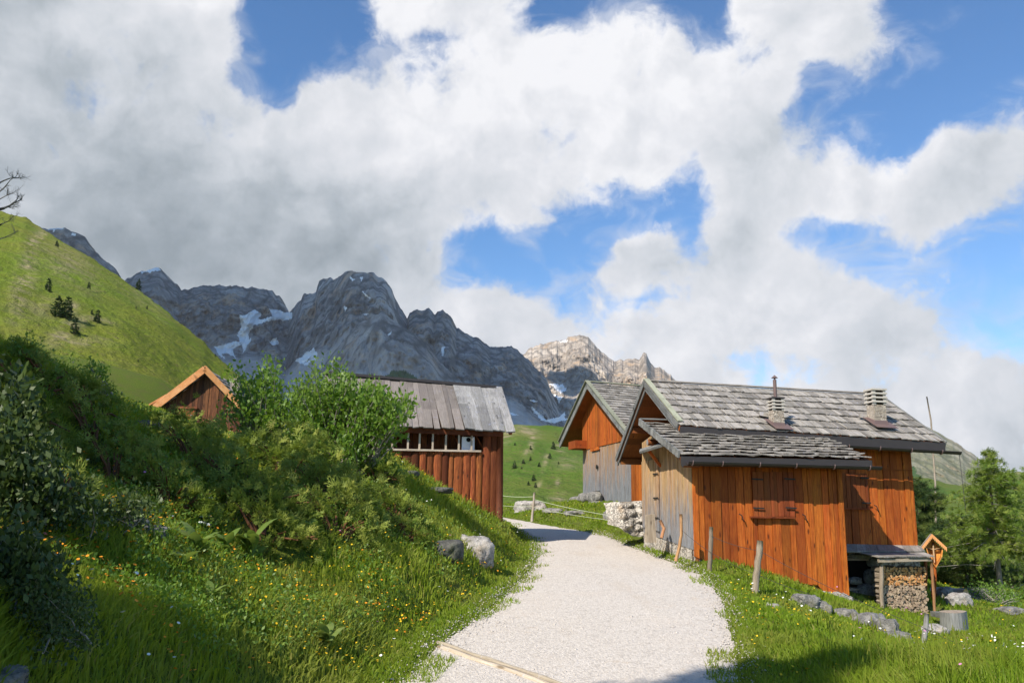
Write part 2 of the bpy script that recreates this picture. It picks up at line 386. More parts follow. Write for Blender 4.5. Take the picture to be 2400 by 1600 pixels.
def axis(lo, hi, c0, c1, st, g=1.14):
    a = list(np.arange(c0, c1+st/2, st)); d = st; p = a[-1]
    while p < hi: d *= g; p += d; a.append(p)
    d = st; p = a[0]; b = []
    while p > lo: d *= g; p -= d; b.append(p)
    return np.array(b[::-1]+a)
GX, GY = axis(-5000, 5000, -15, 14, .16, 1.13), axis(-2500, 6000, 1, 30, .16, 1.13)
GXX, GYY = np.meshgrid(GX, GY); GZZ = gz(GXX, GYY)
def gridfaces(nr, nc):
    i = np.arange(nr-1)[:, None]*nc+np.arange(nc-1)[None]; i = i.ravel(); return np.c_[i, i+1, i+nc+1, i+nc]
def gzi(x, y):
    x = np.asarray(x, float); y = np.asarray(y, float)
    i = np.clip(np.searchsorted(GX, x)-1, 0, len(GX)-2); j = np.clip(np.searchsorted(GY, y)-1, 0, len(GY)-2)
    fx = (x-GX[i])/(GX[i+1]-GX[i]); fy = (y-GY[j])/(GY[j+1]-GY[j])
    return (GZZ[j, i]*(1-fx)+GZZ[j, i+1]*fx)*(1-fy)+(GZZ[j+1, i]*(1-fx)+GZZ[j+1, i+1]*fx)*fy
def ground_hit(px, py, d0=3., d1=60.):
    dx, dz = ray(px, py); D = np.geomspace(d0, d1, 700); h = dz*D-gzi(dx*D, D)
    k = np.argmax(h < 0); 
    if h[k] >= 0: k = -1
    return float(dx*D[k]), float(D[k]), float(gzi(dx*D[k], D[k]))
def foot(px, py, D):
    """ground point under a sight line at a known depth"""
    dx, _ = ray(px, py); return Vector((dx*D, D, float(gzi(dx*D, D))))
def grassmat(name, a, b, c, sc=1., big=.5):
    m, N = newmat(name); p = N.n('ShaderNodeNewGeometry', None, 0)
    n1 = N.noise(p, 14*sc, 6., .7); n2 = N.noise(p, 1.1*sc, 5., .6); n3 = N.noise(N.mapv(p, (1, 1, .3)), 60*sc, 3., .7)
    cc = N.mix(N.mr(n1, .3, .7), a, b); cc = N.mix(N.mr(n2, .42, .7, 0, big), cc, c); cc = N.mix(N.mr(n3, .45, .8, 0, .6), cc, tuple(x*.45 for x in a))
    N.finish(cc, .9, N.math('ADD', n3, n1), .6, .03, .1); return m
M_ground = grassmat('meadow soil and grass', (.07, .11, .014), (.14, .17, .02), (.13, .11, .04))
ground = npmesh('ground', np.c_[GXX.ravel(), GYY.ravel(), GZZ.ravel()], gridfaces(len(GY), len(GX)), M_ground, smooth=True)
tag(ground, 'grassy alpine meadow ground rolling around the gravel path', None, None, 'structure')
# road sheet
m, N = newmat('white gravel'); p = N.n('ShaderNodeNewGeometry', None, 0)
vo = N.n('ShaderNodeTexVoronoi', {'Vector': p, 'Scale': 55.}, None); vd, vc = vo.outputs[0], vo.outputs[1]
vo2 = N.n('ShaderNodeTexVoronoi', {'Vector': p, 'Scale': 23.}, None)
c = N.mix(N.n('ShaderNodeSeparateXYZ', {0: vc}, 0), (.50, .445, .385), (.68, .62, .555))
c = N.mix(N.mr(N.n('ShaderNodeSeparateXYZ', {0: vo2.outputs[1]}, 1), .72, .95, 0, .4), c, (.36, .32, .28))
c = N.mix(N.mr(N.noise(p, .8, 5., .6), .5, .75, 0, .55), c, (.60, .52, .44))
c = N.mix(N.mr(N.noise(p, 2.4, 5., .7, .6), .62, .76, 0, .6), c, (.50, .38, .26))
rdm = N.noise(N.mapv(p, (1., .28, 1), rot=(0, 0, .06)), 1.5, 4., .6); c = N.mix(N.mr(rdm, .56, .72, 0, .38), c, (.50, .42, .33)); h = N.math('ADD', N.mr(vd, 0, .6, 1, 0), N.math('MULTIPLY', N.mr(vo2.outputs[0], 0, .6, 1, 0), .9))
N.finish(c, .9, h, .55, .012, .15); M_gravel = m
K = 22; tt = np.linspace(0, 1, K); V = []
for i in range(400):
    a, b = RL[i], RR[i]; e = (b-a)/max(np.linalg.norm(b-a), 1e-6)
    a = a-e*(.10+.16*max(0., min(1., (11-a[1])/3))+.06*math.sin(i*1.7)+.08*fbm(i*.6, 0., 0., 3, 1)); b = b+e*(.05+.06*math.sin(i*1.3)+.14*float(fbm(i*.5, 9., 0., 3, 2)))
    for t in tt:
        q = a+(b-a)*t; V.append((q[0], q[1], zroad(q[1])+.035*(1-(2*t-1)**4)-.018+.012*float(fbm(q[0]*1.2, q[1]*1.2, 0, 2, 3))))
road = npmesh('path', V, gridfaces(400, K), M_gravel, smooth=True)
tag(road, 'white gravel path curving up between the wooden huts', None, None, 'structure')
# ------------------------------------------------------------------ hills and mountains
def gdir(P):  # interpolate silhouette
    P = np.array(P, float); return P
def range_mesh(name, sil, Dr, Df, zf, mats, ncol, nrow, disp=None, back=1.35, prof=None, label=None, tint=None, sm=True, noise_sil=0., kind='structure', jag=3.):
    sil = np.array(sil, float); pxs = np.linspace(sil[0, 0], sil[-1, 0], ncol); pys = np.interp(pxs, sil[:, 0], sil[:, 1])
    pys = pys+noise_sil*(fbm(pxs/17., 0., 0., 5, 3, .62)*jag)
    V = []; T = []
    Drr = np.interp(pxs, [q[0] for q in Dr], [q[1] for q in Dr]); Dff = np.interp(pxs, [q[0] for q in Df], [q[1] for q in Df])
    zff = np.interp(pxs, [q[0] for q in zf], [q[1] for q in zf])
    rd = np.array([ray(a, b) for a, b in zip(pxs, pys)])
    t = np.r_[np.linspace(0, 1, nrow), np.linspace(1, 2, max(6, nrow//5))[1:]][:, None]
    D = np.where(t <= 1, Dff+(Drr-Dff)*t, Drr*(1+(back-1)*(t-1)))
    zr = rd[:, 1]*Drr; f = t if prof is None else prof(np.minimum(t, 1), pxs[None])
    Z = np.where(t <= 1, zff+(zr-zff)*np.minimum(f, 1.), zr-(zr-zff+5)*(t-1)*1.0)
    X = rd[:, 0]*D
    if disp is not None:
        dD, dZ = disp(X, D, Z, t, pxs[None]); D2 = D+dD; X = X*D2/D; Z = Z*np.where(t <= 1, D2/D, 1)+dZ; D = D2
    V = np.stack([X, D, Z], -1).reshape(-1, 3); at_ = tint(V, t, X.shape, pxs) if tint else None
    o = npmesh(name, V, gridfaces(*X.shape), mats, smooth=sm, attrs=at_)
    tag(o, label, None, None, kind); return o, V.reshape(*X.shape, 3)
def alpine(name, sunny, dry, dark, brown, sc=.05):
    m, N = newmat(name); p = N.n('ShaderNodeNewGeometry', None, 0)
    a = N.noise(p, sc*.35, 5., .6); b = N.noise(p, sc*3, 6., .7); c = N.noise(N.mapv(p, (1, 1, 2.5)), sc*11, 5., .75); bare = N.attr('bare')
    cc = N.mix(N.mr(a, .35, .65), sunny, dry); cc = N.mix(N.mr(b, .5, .72, 0, .65), cc, dark)
    cc = N.mix(N.mr(c, .5, .66, 0, .7), cc, brown)
    cc = N.mix(N.math('MULTIPLY', bare, N.mr(b, .38, .62)), cc, (.42, .33, .20))
    N.finish(cc, .95, N.math('ADD', c, N.math('MULTIPLY', b, 2.)), .9, 1.2*.05/sc, .05); return m
M_hill = alpine('sunlit alpine pasture', (.15, .215, .022), (.19, .21, .03), (.09, .14, .022), (.17, .145, .06), .06)
M_hill2 = alpine('green alpine pasture', (.09, .17, .025), (.13, .17, .03), (.06, .115, .02), (.17, .14, .06), .05)
def pip(px, py, polys, jit=3.):
    jx = px+fbm(px/9., py/9., 1., 4, 21, .65)*jit; jy = py+fbm(px/9., py/9., 7., 4, 22, .65)*jit; r = np.zeros(px.shape, bool)
    for P in polys: r |= inpoly(jx, jy, P)
    return r.astype(float)
def soft(px, py, blobs):
    r = np.zeros(px.shape)
    for bx, by, rx, ry, s, rot in blobs:
        c, n = math.cos(rot), math.sin(rot); a = ((px-bx)*c+(py-by)*n)/rx; b = (-(px-bx)*n+(py-by)*c)/ry; r = np.maximum(r, s*np.exp(-(a*a+b*b)))
    return r
def t_left(V, t, sh, pxs):
    x, y, _ = proj(V); return {'bare': soft(x, y, [(85, 560, 40, 14, 1., -.75), (60, 650, 22, 90, .9, .25), (160, 620, 90, 40, .55, .6), (150, 780, 40, 18, .9, -.6), (190, 800, 60, 10, .6, 0), (100, 720, 60, 30, .35, 0), (170, 720, 14, 14, .8, 0), (215, 750, 50, 9, .7, .1), (330, 700, 90, 16, .4, .6)])}
def d_left(X, D, Z, t, px):
    k = np.clip(t*(1.02-t)*4, 0, 1)*(t <= 1)
    return np.zeros_like(X), k*(fbm(X/38, D/38, 0, 3, 31)*3.4+fbm(X/9, D/9, 0, 3, 33)*.9)+(t <= 1)*fbm(X/5.2, D/1.8, 0, 4, 35)*.75+np.clip((t-.9)*10, 0, 1)*(t <= 1)*fbm(X/7., D/7., 0, 3, 36)*.5
range_mesh('hill', [(-700, 300), (-400, 330), (-200, 400), (-60, 462), (0, 494), (60, 512), (110, 542), (200, 597), (306, 668), (400, 738), (480, 805), (500, 828), (540, 862), (580, 895), (640, 965), (700, 1040), (760, 1110), (840, 1200)],
           [(-700, 330), (0, 330), (560, 250), (840, 230)], [(-700, 66), (840, 66)], [(-700, 12), (0, 8), (300, 5.), (560, .5), (840, -4)], M_hill, 460, 170, d_left,
           label='steep green pasture hillside rising at the left behind the hut', tint=t_left, prof=lambda t, p: t**1.06)
def t_mid(V, t, sh, pxs):
    x, y, _ = proj(V); return {'bare': soft(x, y, [(1240, 1010, 30, 10, 1., .3), (1247, 1035, 7, 22, 1., .2), (1190, 1020, 14, 30, .7, .7), (1310, 1050, 16, 8, 1., .3), (1280, 1075, 6, 22, .8, .3), (1233, 1060, 6, 14, .7, .5), (1312, 1170, 24, 12, 1., 0), (1262, 1138, 5, 10, .9, .5), (1307, 1130, 5, 8, .9, 0), (1330, 1085, 30, 14, .5, 0)])}
def d_mid(X, D, Z, t, px):
    k = np.clip(t*(1.02-t)*4, 0, 1)*(t <= 1)
    return np.zeros_like(X), k*(fbm(X/30, D/30, 0, 4, 41)*4.)+(t <= 1)*fbm(X/5, D/5, 0, 3, 45)*.5
range_mesh('hillside', [(560, 1060), (800, 1020), (1000, 1005), (1130, 1002), (1180, 996), (1212, 993), (1258, 996), (1302, 998), (1328, 1000), (1420, 1010), (1600, 1040), (1800, 1100), (1900, 1140)],
           [(560, 300), (1900, 330)], [(560, 75), (1900, 75)], [(560, -9), (1900, -15)], M_hill2, 330, 110, d_mid,
           label='green hillside with scattered small conifers beyond the gap between the barns', tint=t_mid, prof=lambda t, p: t**1.05)
range_mesh('green_slope', [(1900, 1180), (2000, 1135), (2080, 1118), (2132, 1116), (2180, 1120), (2215, 1131), (2260, 1140), (2300, 1125), (2340, 1108), (2385, 1104), (2420, 1110), (2600, 1090), (2900, 1060), (3300, 1040)],
           [(1900, 640), (3300, 700)], [(1900, 110), (3300, 110)], [(1900, -22), (3300, -25)], M_hill2, 300, 100, d_mid,
           label='green slope beyond the trees at the right', tint=lambda V, t, sh, p: {'bare': soft(*proj(V)[:2], [(2385, 1110, 12, 6, 1., .8)])})
# rock
def rockmat(name, base, lt, dk, orange, sc=1., sunny=0.):
    m, N = newmat(name); p = N.n('ShaderNodeNewGeometry', None, 0); ps = N.mapv(p, (1, 1, .8))
    a = N.noise(ps, .006*sc, 6., .62, .6); b = N.noise(ps, .03*sc, 7., .7, .3); c = N.noise(N.mapv(p, (1, 1, .5)), .13*sc, 7., .78); o = N.noise(N.mapv(p, (1, 1, .5)), .012*sc, 5., .65)
    st = N.noise(N.mapv(p, (.3, .3, 2.2), rot=(.25, .2, 0)), .03*sc, 5., .65)
    cc = N.mix(N.mr(b, .32, .68), dk, base); cc = N.mix(N.mr(a, .45, .68, 0, .8), cc, lt); cc = N.mix(N.mr(c, .5, .66, 0, .85), cc, dk); vr_ = N.n('ShaderNodeTexVoronoi', {'Vector': N.n('ShaderNodeVectorMath', {0: N.mapv(p, (1, 1, .3)), 1: N.n('ShaderNodeVectorMath', {0: N.n('ShaderNodeTexNoise', {'Vector': p, 'Scale': .012*sc, 'Detail': 5.}, 1), 'Scale': 34./sc}, operation='SCALE')}, operation='ADD'), 'Scale': .014*sc}, 0, feature='DISTANCE_TO_EDGE'); cc = N.mix(N.mr(vr_, .0, .16, .8, 0), cc, tuple(x*.7 for x in dk))  # rock tone and cracks, dark contrast raised to stand in for weak relief shading
    cc = N.mix(N.mr(o, .54, .68, 0, .7), cc, orange)
    scr = N.attr('scree'); cc = N.mix(scr, cc, N.mix(N.mr(N.noise(p, .02*sc, 5., .6), .4, .6), tuple(x*.92 for x in lt), (lt[0]*.8, lt[1]*.76, lt[2]*.72)))
    gr = N.attr('green'); cc = N.mix(gr, cc, (.055, .10, .03))
    sn = N.attr('snow'); sn = N.mr(sn, .35, .6)
    sp2 = N.noise(N.mapv(p, (1, 1, .6)), .035*sc, 6., .72); s2 = N.math('MULTIPLY', N.attr('speck'), N.mr(sp2, .74, .77)); sn = N.math('MAXIMUM', sn, s2)
    cc = N.mix(sn, cc, (.93, .91, .88))
    hh = N.math('ADD', N.math('MULTIPLY', b, 1.), N.math('MULTIPLY', c, .45)); hh = N.math('MULTIPLY', hh, N.math('SUBTRACT', 1.05, N.math('MAXIMUM', sn, N.math('MULTIPLY', scr, .8))))
    N.finish(cc, .9, hh, .7, 9/sc, .1); return m
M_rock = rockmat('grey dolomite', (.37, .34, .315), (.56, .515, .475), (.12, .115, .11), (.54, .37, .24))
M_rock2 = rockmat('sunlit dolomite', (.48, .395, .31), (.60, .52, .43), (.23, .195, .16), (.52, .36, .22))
SNOW = [[(560, 736), (575, 737), (597, 725), (612, 737), (605, 748), (640, 742), (630, 722), (645, 724), (665, 731), (684, 731), (684, 748), (650, 750), (610, 757), (594, 762), (582, 790), (572, 815), (562, 802), (556, 785), (566, 765), (560, 745)],
        [(500, 812), (520, 808), (550, 800), (565, 806), (545, 818), (552, 840), (538, 830), (520, 828), (528, 845), (512, 828)], [(565, 800), (590, 790), (580, 806), (570, 830)], [(692, 844), (737, 815), (742, 832), (705, 854)], [(708, 854), (746, 830), (735, 845), (712, 858)],
        [(630, 802), (648, 790), (655, 804), (640, 811)], [(820, 647), (832, 655), (826, 662)], [(843, 648), (850, 646), (846, 660)], [(846, 682), (856, 688), (870, 700), (858, 695)], [(1032, 812), (1043, 814), (1040, 836), (1034, 828)], [(806, 717), (814, 722), (808, 730)], [(905, 785), (918, 776), (912, 786)], [(850, 740), (866, 732), (860, 740)],
        [(1289, 902), (1304, 897), (1310, 903), (1318, 897), (1330, 916), (1312, 921), (1301, 911)], [(1296, 922), (1319, 929), (1309, 949), (1302, 930)], [(1245, 952), (1262, 965), (1279, 984), (1320, 974), (1332, 982), (1300, 992), (1270, 985), (1250, 965)], [(1305, 985), (1325, 962), (1322, 978)], [(1125, 794), (1145, 793), (1140, 798)], [(1195, 965), (1215, 972), (1200, 973)], [(1240, 936), (1262, 940), (1250, 944)],
        [(110, 534), (150, 533), (150, 538), (115, 540)], [(165, 545), (182, 547), (175, 552)], [(1305, 800), (1330, 797), (1328, 803)], [(325, 637), (372, 627), (378, 634), (330, 641)]]
def t_rock(scree0, scree1, speck=1., greenp=(), snow=SNOW):
    def f(V, t, sh, pxs):
        x, y, _ = proj(V); tt_ = np.broadcast_to(t, sh).ravel()
        n = fbm(V[:, 0]/260, V[:, 1]/400, 0, 4, 51)*.16+(ridged(V[:, 0]/240, V[:, 1]/2500, 0, 4, 57)-.55)*.35
        sc = np.clip((scree1-(tt_+n))/(scree1-scree0), 0, 1)
        sc = sc*sc*(3-2*sc)
        return {'scree': sc, 'snow': pip(x, y, snow, 5.), 'green': pip(x, y, greenp, 6.) if greenp else np.zeros(len(x)), 'speck': speck*(1-sc)*np.ones(len(x))*np.clip(fbm(V[:, 0]/300, V[:, 2]/300, 3., 3, 77)*3+.4, 0, 1)}
    return f
def d_rock(amp, s0, cl=1., seed=60):
    def f(X, D, Z, t, px):
        k = np.clip((t-s0)/.2, 0, 1)*np.where(t <= 1, 1, np.clip(2-t, 0, 1))
        r = ridged(X/amp/3.0, Z/amp/7+X/amp/30, D/amp/9, 7, seed, .63); r2 = ridged(X/amp/9, Z/amp/22, D/amp/30, 3, seed+9); fine = fbm(X/amp/.7, Z/amp/.9, D/amp/1.2, 5, seed+30, .62)
        edge = np.clip((1.0-t)/.10, 0, 1)*.85+.15
        stp = fbm(X/amp/6, Z/amp/1.6, D/amp/6, 4, seed+20)
        return -amp*k*edge*((r-.55)*3.0+(r2-.55)*3.2+stp*.3+fine*.8), np.zeros_like(X)
    return f
def prof_m(t, p):  # gentle scree foot, steep wall above
    return np.where(t < .78, t*.78, .6084+(t-.78)*1.78)
range_mesh('mountain', [(-300, 420), (0, 500), (95, 534), (112, 536), (150, 535), (176, 545), (200, 556), (225, 590), (250, 612), (268, 626), (280, 645), (320, 720), (380, 800)], [(-300, 2400), (380, 2400)], [(-300, 1500), (380, 1500)], [(-300, 60), (380, 30)], M_rock, 330, 140,
           d_rock(60, .45, seed=80), noise_sil=1.5, label='dark rock mountain ridge showing above the left hillside', tint=t_rock(.4, .6), prof=prof_m)
SB = [(200, 760), (250, 700), (290, 661), (300, 652), (330, 638), (365, 629), (380, 634), (395, 648), (415, 664), (425, 679), (440, 677), (480, 668), (530, 670), (580, 673), (610, 678), (640, 681), (658, 697), (670, 715), (678, 728), (690, 716), (705, 703), (712, 687), (740, 683), (748, 658), (757, 652), (775, 651), (782, 659), (807, 641), (826, 635), (849, 640), (871, 636), (887, 648), (905, 660), (918, 673), (925, 694), (938, 718), (954, 748), (960, 735), (979, 724), (987, 727), (1005, 722), (1018, 735), (1026, 729), (1038, 726), (1056, 739), (1070, 767), (1097, 783), (1123, 796), (1147, 812), (1196, 810), (1215, 821), (1238, 844), (1262, 868), (1279, 884), (1295, 927), (1310, 960), (1360, 1000), (1420, 1040)]
GREEN_B = [[(880, 892), (900, 884), (920, 868), (945, 866), (968, 880), (990, 895), (1010, 915), (870, 915)]]
range_mesh('mountain', SB, [(200, 2900), (660, 3200), (830, 2800), (1240, 2900), (1420, 2900)], [(200, 1450), (1420, 1450)], [(200, 60), (700, 20), (1420, 5)], M_rock, 1250, 330,
           d_rock(95, .62), noise_sil=2., label='grey rock massif with snow gullies filling the middle of the view', tint=t_rock(.66, .86, 1., GREEN_B), prof=prof_m)
range_mesh('rock_spur', [(640, 960), (700, 905), (750, 862), (800, 806), (840, 762), (872, 738), (895, 733), (915, 743), (951, 770), (975, 786), (999, 802), (1018, 824), (1030, 847), (1055, 868), (1080, 893), (1110, 915), (1160, 950), (1230, 1000)], [(640, 2250), (1230, 2250)], [(640, 1350), (1230, 1350)], [(640, 10), (1230, 0)], M_rock, 620, 230,
           d_rock(60, .5, seed=130), noise_sil=1.6, label='scree covered rock spur running down in front of the main peak', tint=t_rock(.72, 1.02, .8, GREEN_B), prof=prof_m)
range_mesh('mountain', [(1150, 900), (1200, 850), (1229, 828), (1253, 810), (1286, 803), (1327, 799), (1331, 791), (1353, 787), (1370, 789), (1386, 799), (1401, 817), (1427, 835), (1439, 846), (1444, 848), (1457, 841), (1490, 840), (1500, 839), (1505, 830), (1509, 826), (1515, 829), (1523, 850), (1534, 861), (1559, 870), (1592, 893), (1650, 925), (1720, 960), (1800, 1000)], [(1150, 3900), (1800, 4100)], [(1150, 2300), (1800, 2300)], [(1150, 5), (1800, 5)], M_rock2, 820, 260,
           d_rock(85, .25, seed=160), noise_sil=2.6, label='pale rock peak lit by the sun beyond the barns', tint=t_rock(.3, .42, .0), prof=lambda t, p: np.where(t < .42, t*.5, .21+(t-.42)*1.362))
M_rock3 = rockmat('beige scree mountain', (.30, .275, .19), (.42, .38, .29), (.17, .18, .10), (.42, .31, .22))
range_mesh('mountain', [(1560, 1120), (1700, 1050), (1800, 985), (1900, 950), (2000, 950), (2100, 972), (2150, 990), (2188, 1007), (2226, 1028), (2261, 1051), (2291, 1071), (2320, 1092), (2380, 1140), (2450, 1180)], [(1560, 2000), (2450, 2000)], [(1560, 900), (2450, 900)], [(1560, -60), (2450, -60)], M_rock3, 420, 180,
           d_rock(14, .35, seed=190), noise_sil=1.5, label='beige scree mountain sloping down behind the farmhouse roof end', tint=t_rock(.15, .5, .0, [[(2100, 1150), (2140, 1090), (2160, 1120), (2120, 1078), (2180, 1140), (2230, 1140), (2180, 1095), (2240, 1150)]]), prof=lambda t, p: t**1.1)
# shade band of dwarf pines at the mountain foot
# clouds whose shade falls on the massif (they hang above and beside the frame)
def cloud(loc, sx, sy, sz, seed, label):
    bm = MB(); import bmesh
    b = bmesh.new(); bmesh.ops.create_icosphere(b, subdivisions=5, radius=1.)
    V = np.array([v.co[:] for v in b.verts]); Fc = np.array([[v.index for v in f.verts] for f in b.faces]); b.free()
    n = 1+.35*fbm(V[:, 0]*2, V[:, 1]*2, V[:, 2]*2, 5, seed)
    V = V*n[:, None]*np.array([sx, sy, sz]); V[:, 2] = np.where(V[:, 2] < 0, V[:, 2]*.35, V[:, 2])
    o = npmesh('cloud', V+np.array(loc), Fc, M_cloud, smooth=True); tag(o, label, None, None, 'structure'); return o
m, N = newmat('cloud white'); N.finish((.85, .86, .88), 1., spec=0.); M_cloud = m
def over(px, py, D, H):
    """where a cloud at height H must hang to shade the point seen at px, py, D"""
    P = at(px, py, D); s = (H-P.z)/TOSUN.z; return P+TOSUN*s
q = over(700, 850, 2500, 2300); cloud((q.x-150, q.y, 2300), 1500, 1150, 160, 3, 'broad white cloud high to the left above the massif')
q = over(1120, 900, 2500, 2300); cloud((q.x-100, q.y, 2300), 420, 700, 120, 5, 'smaller white cloud high above the grey peak')
q = over(1370, 905, 3500, 2500); cloud((q.x, q.y-40, 2500), 150, 210, 60, 8, 'small cloud puff high above the sunlit peak')
# ------------------------------------------------------------------ materials for buildings
M_orange = wood('oiled orange boards', (.40, .085, .010), (.60, .17, .022), (.085, .018, .005), rnd_dark=.45, contrast=1.35)
M_orange_low = wood('oiled boards with weathered feet', (.50, .135, .02), (.70, .25, .05), (.15, .032, .008), rnd_dark=.35)
M_gray = wood('boards weathered grey at the foot', (.50, .30, .13), (.62, .42, .21), (.14, .08, .04), grey=(.27, .28, .30), greyh=(-.5, .95), rnd_dark=.25)
M_gray2 = wood('barn boards weathered grey', (.50, .26, .10), (.58, .36, .18), (.12, .06, .03), grey=(.26, .27, .29), greyh=(.7, 3.2), rnd_dark=.3)
M_red = wood('dark red half logs', (.20, .048, .013), (.43, .14, .034), (.016, .009, .006), rnd_dark=.97, contrast=2., bump=1., knots=1.)
M_brown = wood('dark brown boards', (.17, .05, .018), (.30, .10, .035), (.03, .012, .008), rnd_dark=.7)
M_soffit = wood('soffit boards', (.26, .085, .022), (.34, .12, .03), (.09, .03, .01), rnd_dark=.4)
M_shing = wood('grey larch shingles', (.30, .272, .235), (.44, .405, .355), (.09, .075, .06), rnd_dark=.5, contrast=.9, knots=.4)
M_plank = wood('silver grey planks', (.27, .26, .245), (.40, .385, .365), (.08, .075, .07), rnd_dark=.4, contrast=1.2)
M_tar = wood('brown tarred boards', (.20, .17, .15), (.27, .235, .205), (.06, .05, .042), rnd_dark=.3, contrast=.5, knots=0)
M_fascia = wood('grey weathered fascia', (.19, .19, .18), (.30, .30, .28), (.06, .06, .055), rnd_dark=.3)
M_lichen = wood('lichen covered verge board', (.30, .31, .22), (.40, .40, .30), (.14, .14, .09), rnd_dark=.2)
M_pale = wood('pale larch rails', (.48, .40, .30), (.58, .50, .40), (.2, .15, .1), rnd_dark=.25)
M_post = wood('weathered post wood', (.30, .24, .17), (.42, .35, .26), (.10, .07, .045), rnd_dark=.3, bump=.8)
M_bark = wood('peeled reddish trunk', (.40, .19, .08), (.55, .32, .16), (.12, .05, .025), rnd_dark=.2, bump=.8)
M_endgrain = flat('cut wood ends', (.62, .42, .22), .8, .1, .35, 25)
M_gutter = flat('brown gutter metal', (.055, .045, .042), .45, .5, .2, 4, .3)
M_flash = flat('brown sheet metal flashing', (.15, .10, .09), .5, .4, .15, 3)
M_iron = flat('black iron', (.02, .019, .018), .6, .4, .3, 20)
M_white = flat('white painted board', (.78, .8, .84), .6, .3, .06, 4)
M_hole = flat('dark opening', (.008, .007, .006), .9, .1, .3, 9)
def stonemat(name, a, b, dark, sc=7., orange=(.45, .30, .16), bump=.8):
    m, N = newmat(name); p = N.n('ShaderNodeNewGeometry', None, 0); pw = N.n('ShaderNodeVectorMath', {0: p, 1: N.n('ShaderNodeTexNoise', {'Vector': p, 'Scale': 5.}, 1)}, operation='ADD')
    v = N.n('ShaderNodeTexVoronoi', {'Vector': pw, 'Scale': sc}, None); e = N.n('ShaderNodeTexVoronoi', {'Vector': pw, 'Scale': sc, }, 0, feature='DISTANCE_TO_EDGE')
    n = N.noise(p, sc*2, 8., .7); cc = N.mix(N.n('ShaderNodeSeparateXYZ', {0: v.outputs[1]}, 0), a, b); cc = N.mix(N.mr(n, .5, .75, 0, .6), cc, dark)
    cc = N.mix(N.mr(N.noise(p, sc*.6, 4.), .56, .7, 0, .5), cc, orange); cc = N.mix(N.mr(e, .0, .07, .8, 0), cc, tuple(x*.35 for x in dark))
    N.finish(cc, .9, N.math('ADD', N.mr(e, 0, .12), N.math('MULTIPLY', n, .5)), bump, .05, .2); return m
M_rubble = stonemat('rubble stone wall', (.46, .41, .35), (.62, .57, .50), (.24, .20, .17), 4.)
M_chim = stonemat('chimney stone', (.50, .42, .33), (.68, .60, .50), (.3, .22, .16), 13.)
M_conc = flat('pale cement slabs', (.50, .46, .40), .85, .2, .2, 14)
def limestone(name, a, b, lich):
    m, N = newmat(name); p = N.n('ShaderNodeTexCoord', None, 3); n = N.noise(p, 5., 9., .72, .5); n2 = N.noise(p, 1.7, 4., .6); n3 = N.noise(p, 17., 6., .75)
    cc = N.mix(N.mr(n, .35, .62), a, b); cc = N.mix(N.mr(n3, .5, .68, 0, .85), cc, (.05, .05, .047)); cc = N.mix(N.mr(n2, .55, .7, 0, .55), cc, lich)
    N.finish(cc, .95, N.math('ADD', n, N.math('MULTIPLY', n3, .6)), 1., .06, .15); return m
M_lime = limestone('pale limestone', (.15, .145, .135), (.36, .34, .31), (.22, .20, .10))
M_limew = limestone('white limestone', (.30, .275, .25), (.56, .52, .475), (.42, .32, .2))
M_moss = limestone('mossy dark rock', (.07, .07, .06), (.17, .165, .15), (.08, .10, .03))
# ------------------------------------------------------------------ building helpers
class Fr:
    def __init__(s, x, y, th):
        s.o = Vector((x, y, 0)); s.u = Vector((math.sin(R(th)), math.cos(R(th)), 0)); s.n = Vector((-s.u.y, s.u.x, 0))
    def W(s, u, v, h): return s.o+s.u*u+s.n*v+Vector((0, 0, h))
    def hv(s, px, py, v):
        dx, dz = ray(px, py); d = Vector((dx, 1, dz)); q = s.o+s.n*v; t = q.dot(s.n)/d.dot(s.n); P = d*t
        return (P-s.o).dot(s.u), P.z
    def hu(s, px, py, u):
        dx, dz = ray(px, py); d = Vector((dx, 1, dz)); q = s.o+s.u*u; t = q.dot(s.u)/d.dot(s.u); P = d*t
        return (P-s.o).dot(s.n), P.z
def phit(px, py, a, b, c):
    dx, dz = ray(px, py); d = Vector((dx, 1, dz)); n = (b-a).cross(c-a); return d*(a.dot(n)/d.dot(n))
def lerp(a, b, t): return a+(b-a)*t
def interp(x, xs, ys): return float(np.interp(x, xs, ys))
def boards(mb, P0, P1, bot, top, out, wmin=.13, wmax=.24, th=.03, jit=.016, m=0, bulge=0., gap=.011, drop=0.):
    """vertical boards between ground points P0 and P1 (z ignored); bot(t), top(t) heights; out = outward normal"""
    L = (P1-P0).length; s = 0.; e = (P1-P0).normalized(); out = Vector(out).normalized()
    while s < L-.01:
        w = min(random.uniform(wmin, wmax), L-s); w = w if L-s-w > .06 else L-s
        a, b = s+gap/2, s+w-gap/2; o = out*(random.uniform(-jit, jit)+th/2); r = random.random(); dr = random.uniform(-drop, drop)
        def q(x, f, ex=0.): p = P0+e*x+o; p = Vector((p.x, p.y, f(x/L)+ex)); return p
        if bulge:
            K = 5; rr = random.uniform(.6, 1.2)*bulge; o0 = random.random()*30
            for k in range(K):
                x0, x1 = a+(b-a)*k/K, a+(b-a)*(k+1)/K; h0 = rr*math.sin(math.pi*k/K)**.7 if k else 0; h1 = rr*math.sin(math.pi*(k+1)/K)**.7 if k < K-1 else 0
                A, B, C_, D_ = q(x0, bot, dr)+out*h0, q(x1, bot, dr)+out*h1, q(x1, top)+out*h1, q(x0, top)+out*h0
                H = (D_-A).length; mb.face((A, B, C_, D_), [(o0+x0, o0), (o0+x1, o0), (o0+x1, o0+H), (o0+x0, o0+H)], r, m)
        else: mb.slab(q(a, bot, dr), q(b, bot, dr), q(b, top), q(a, top), th, r, m)
        s += w
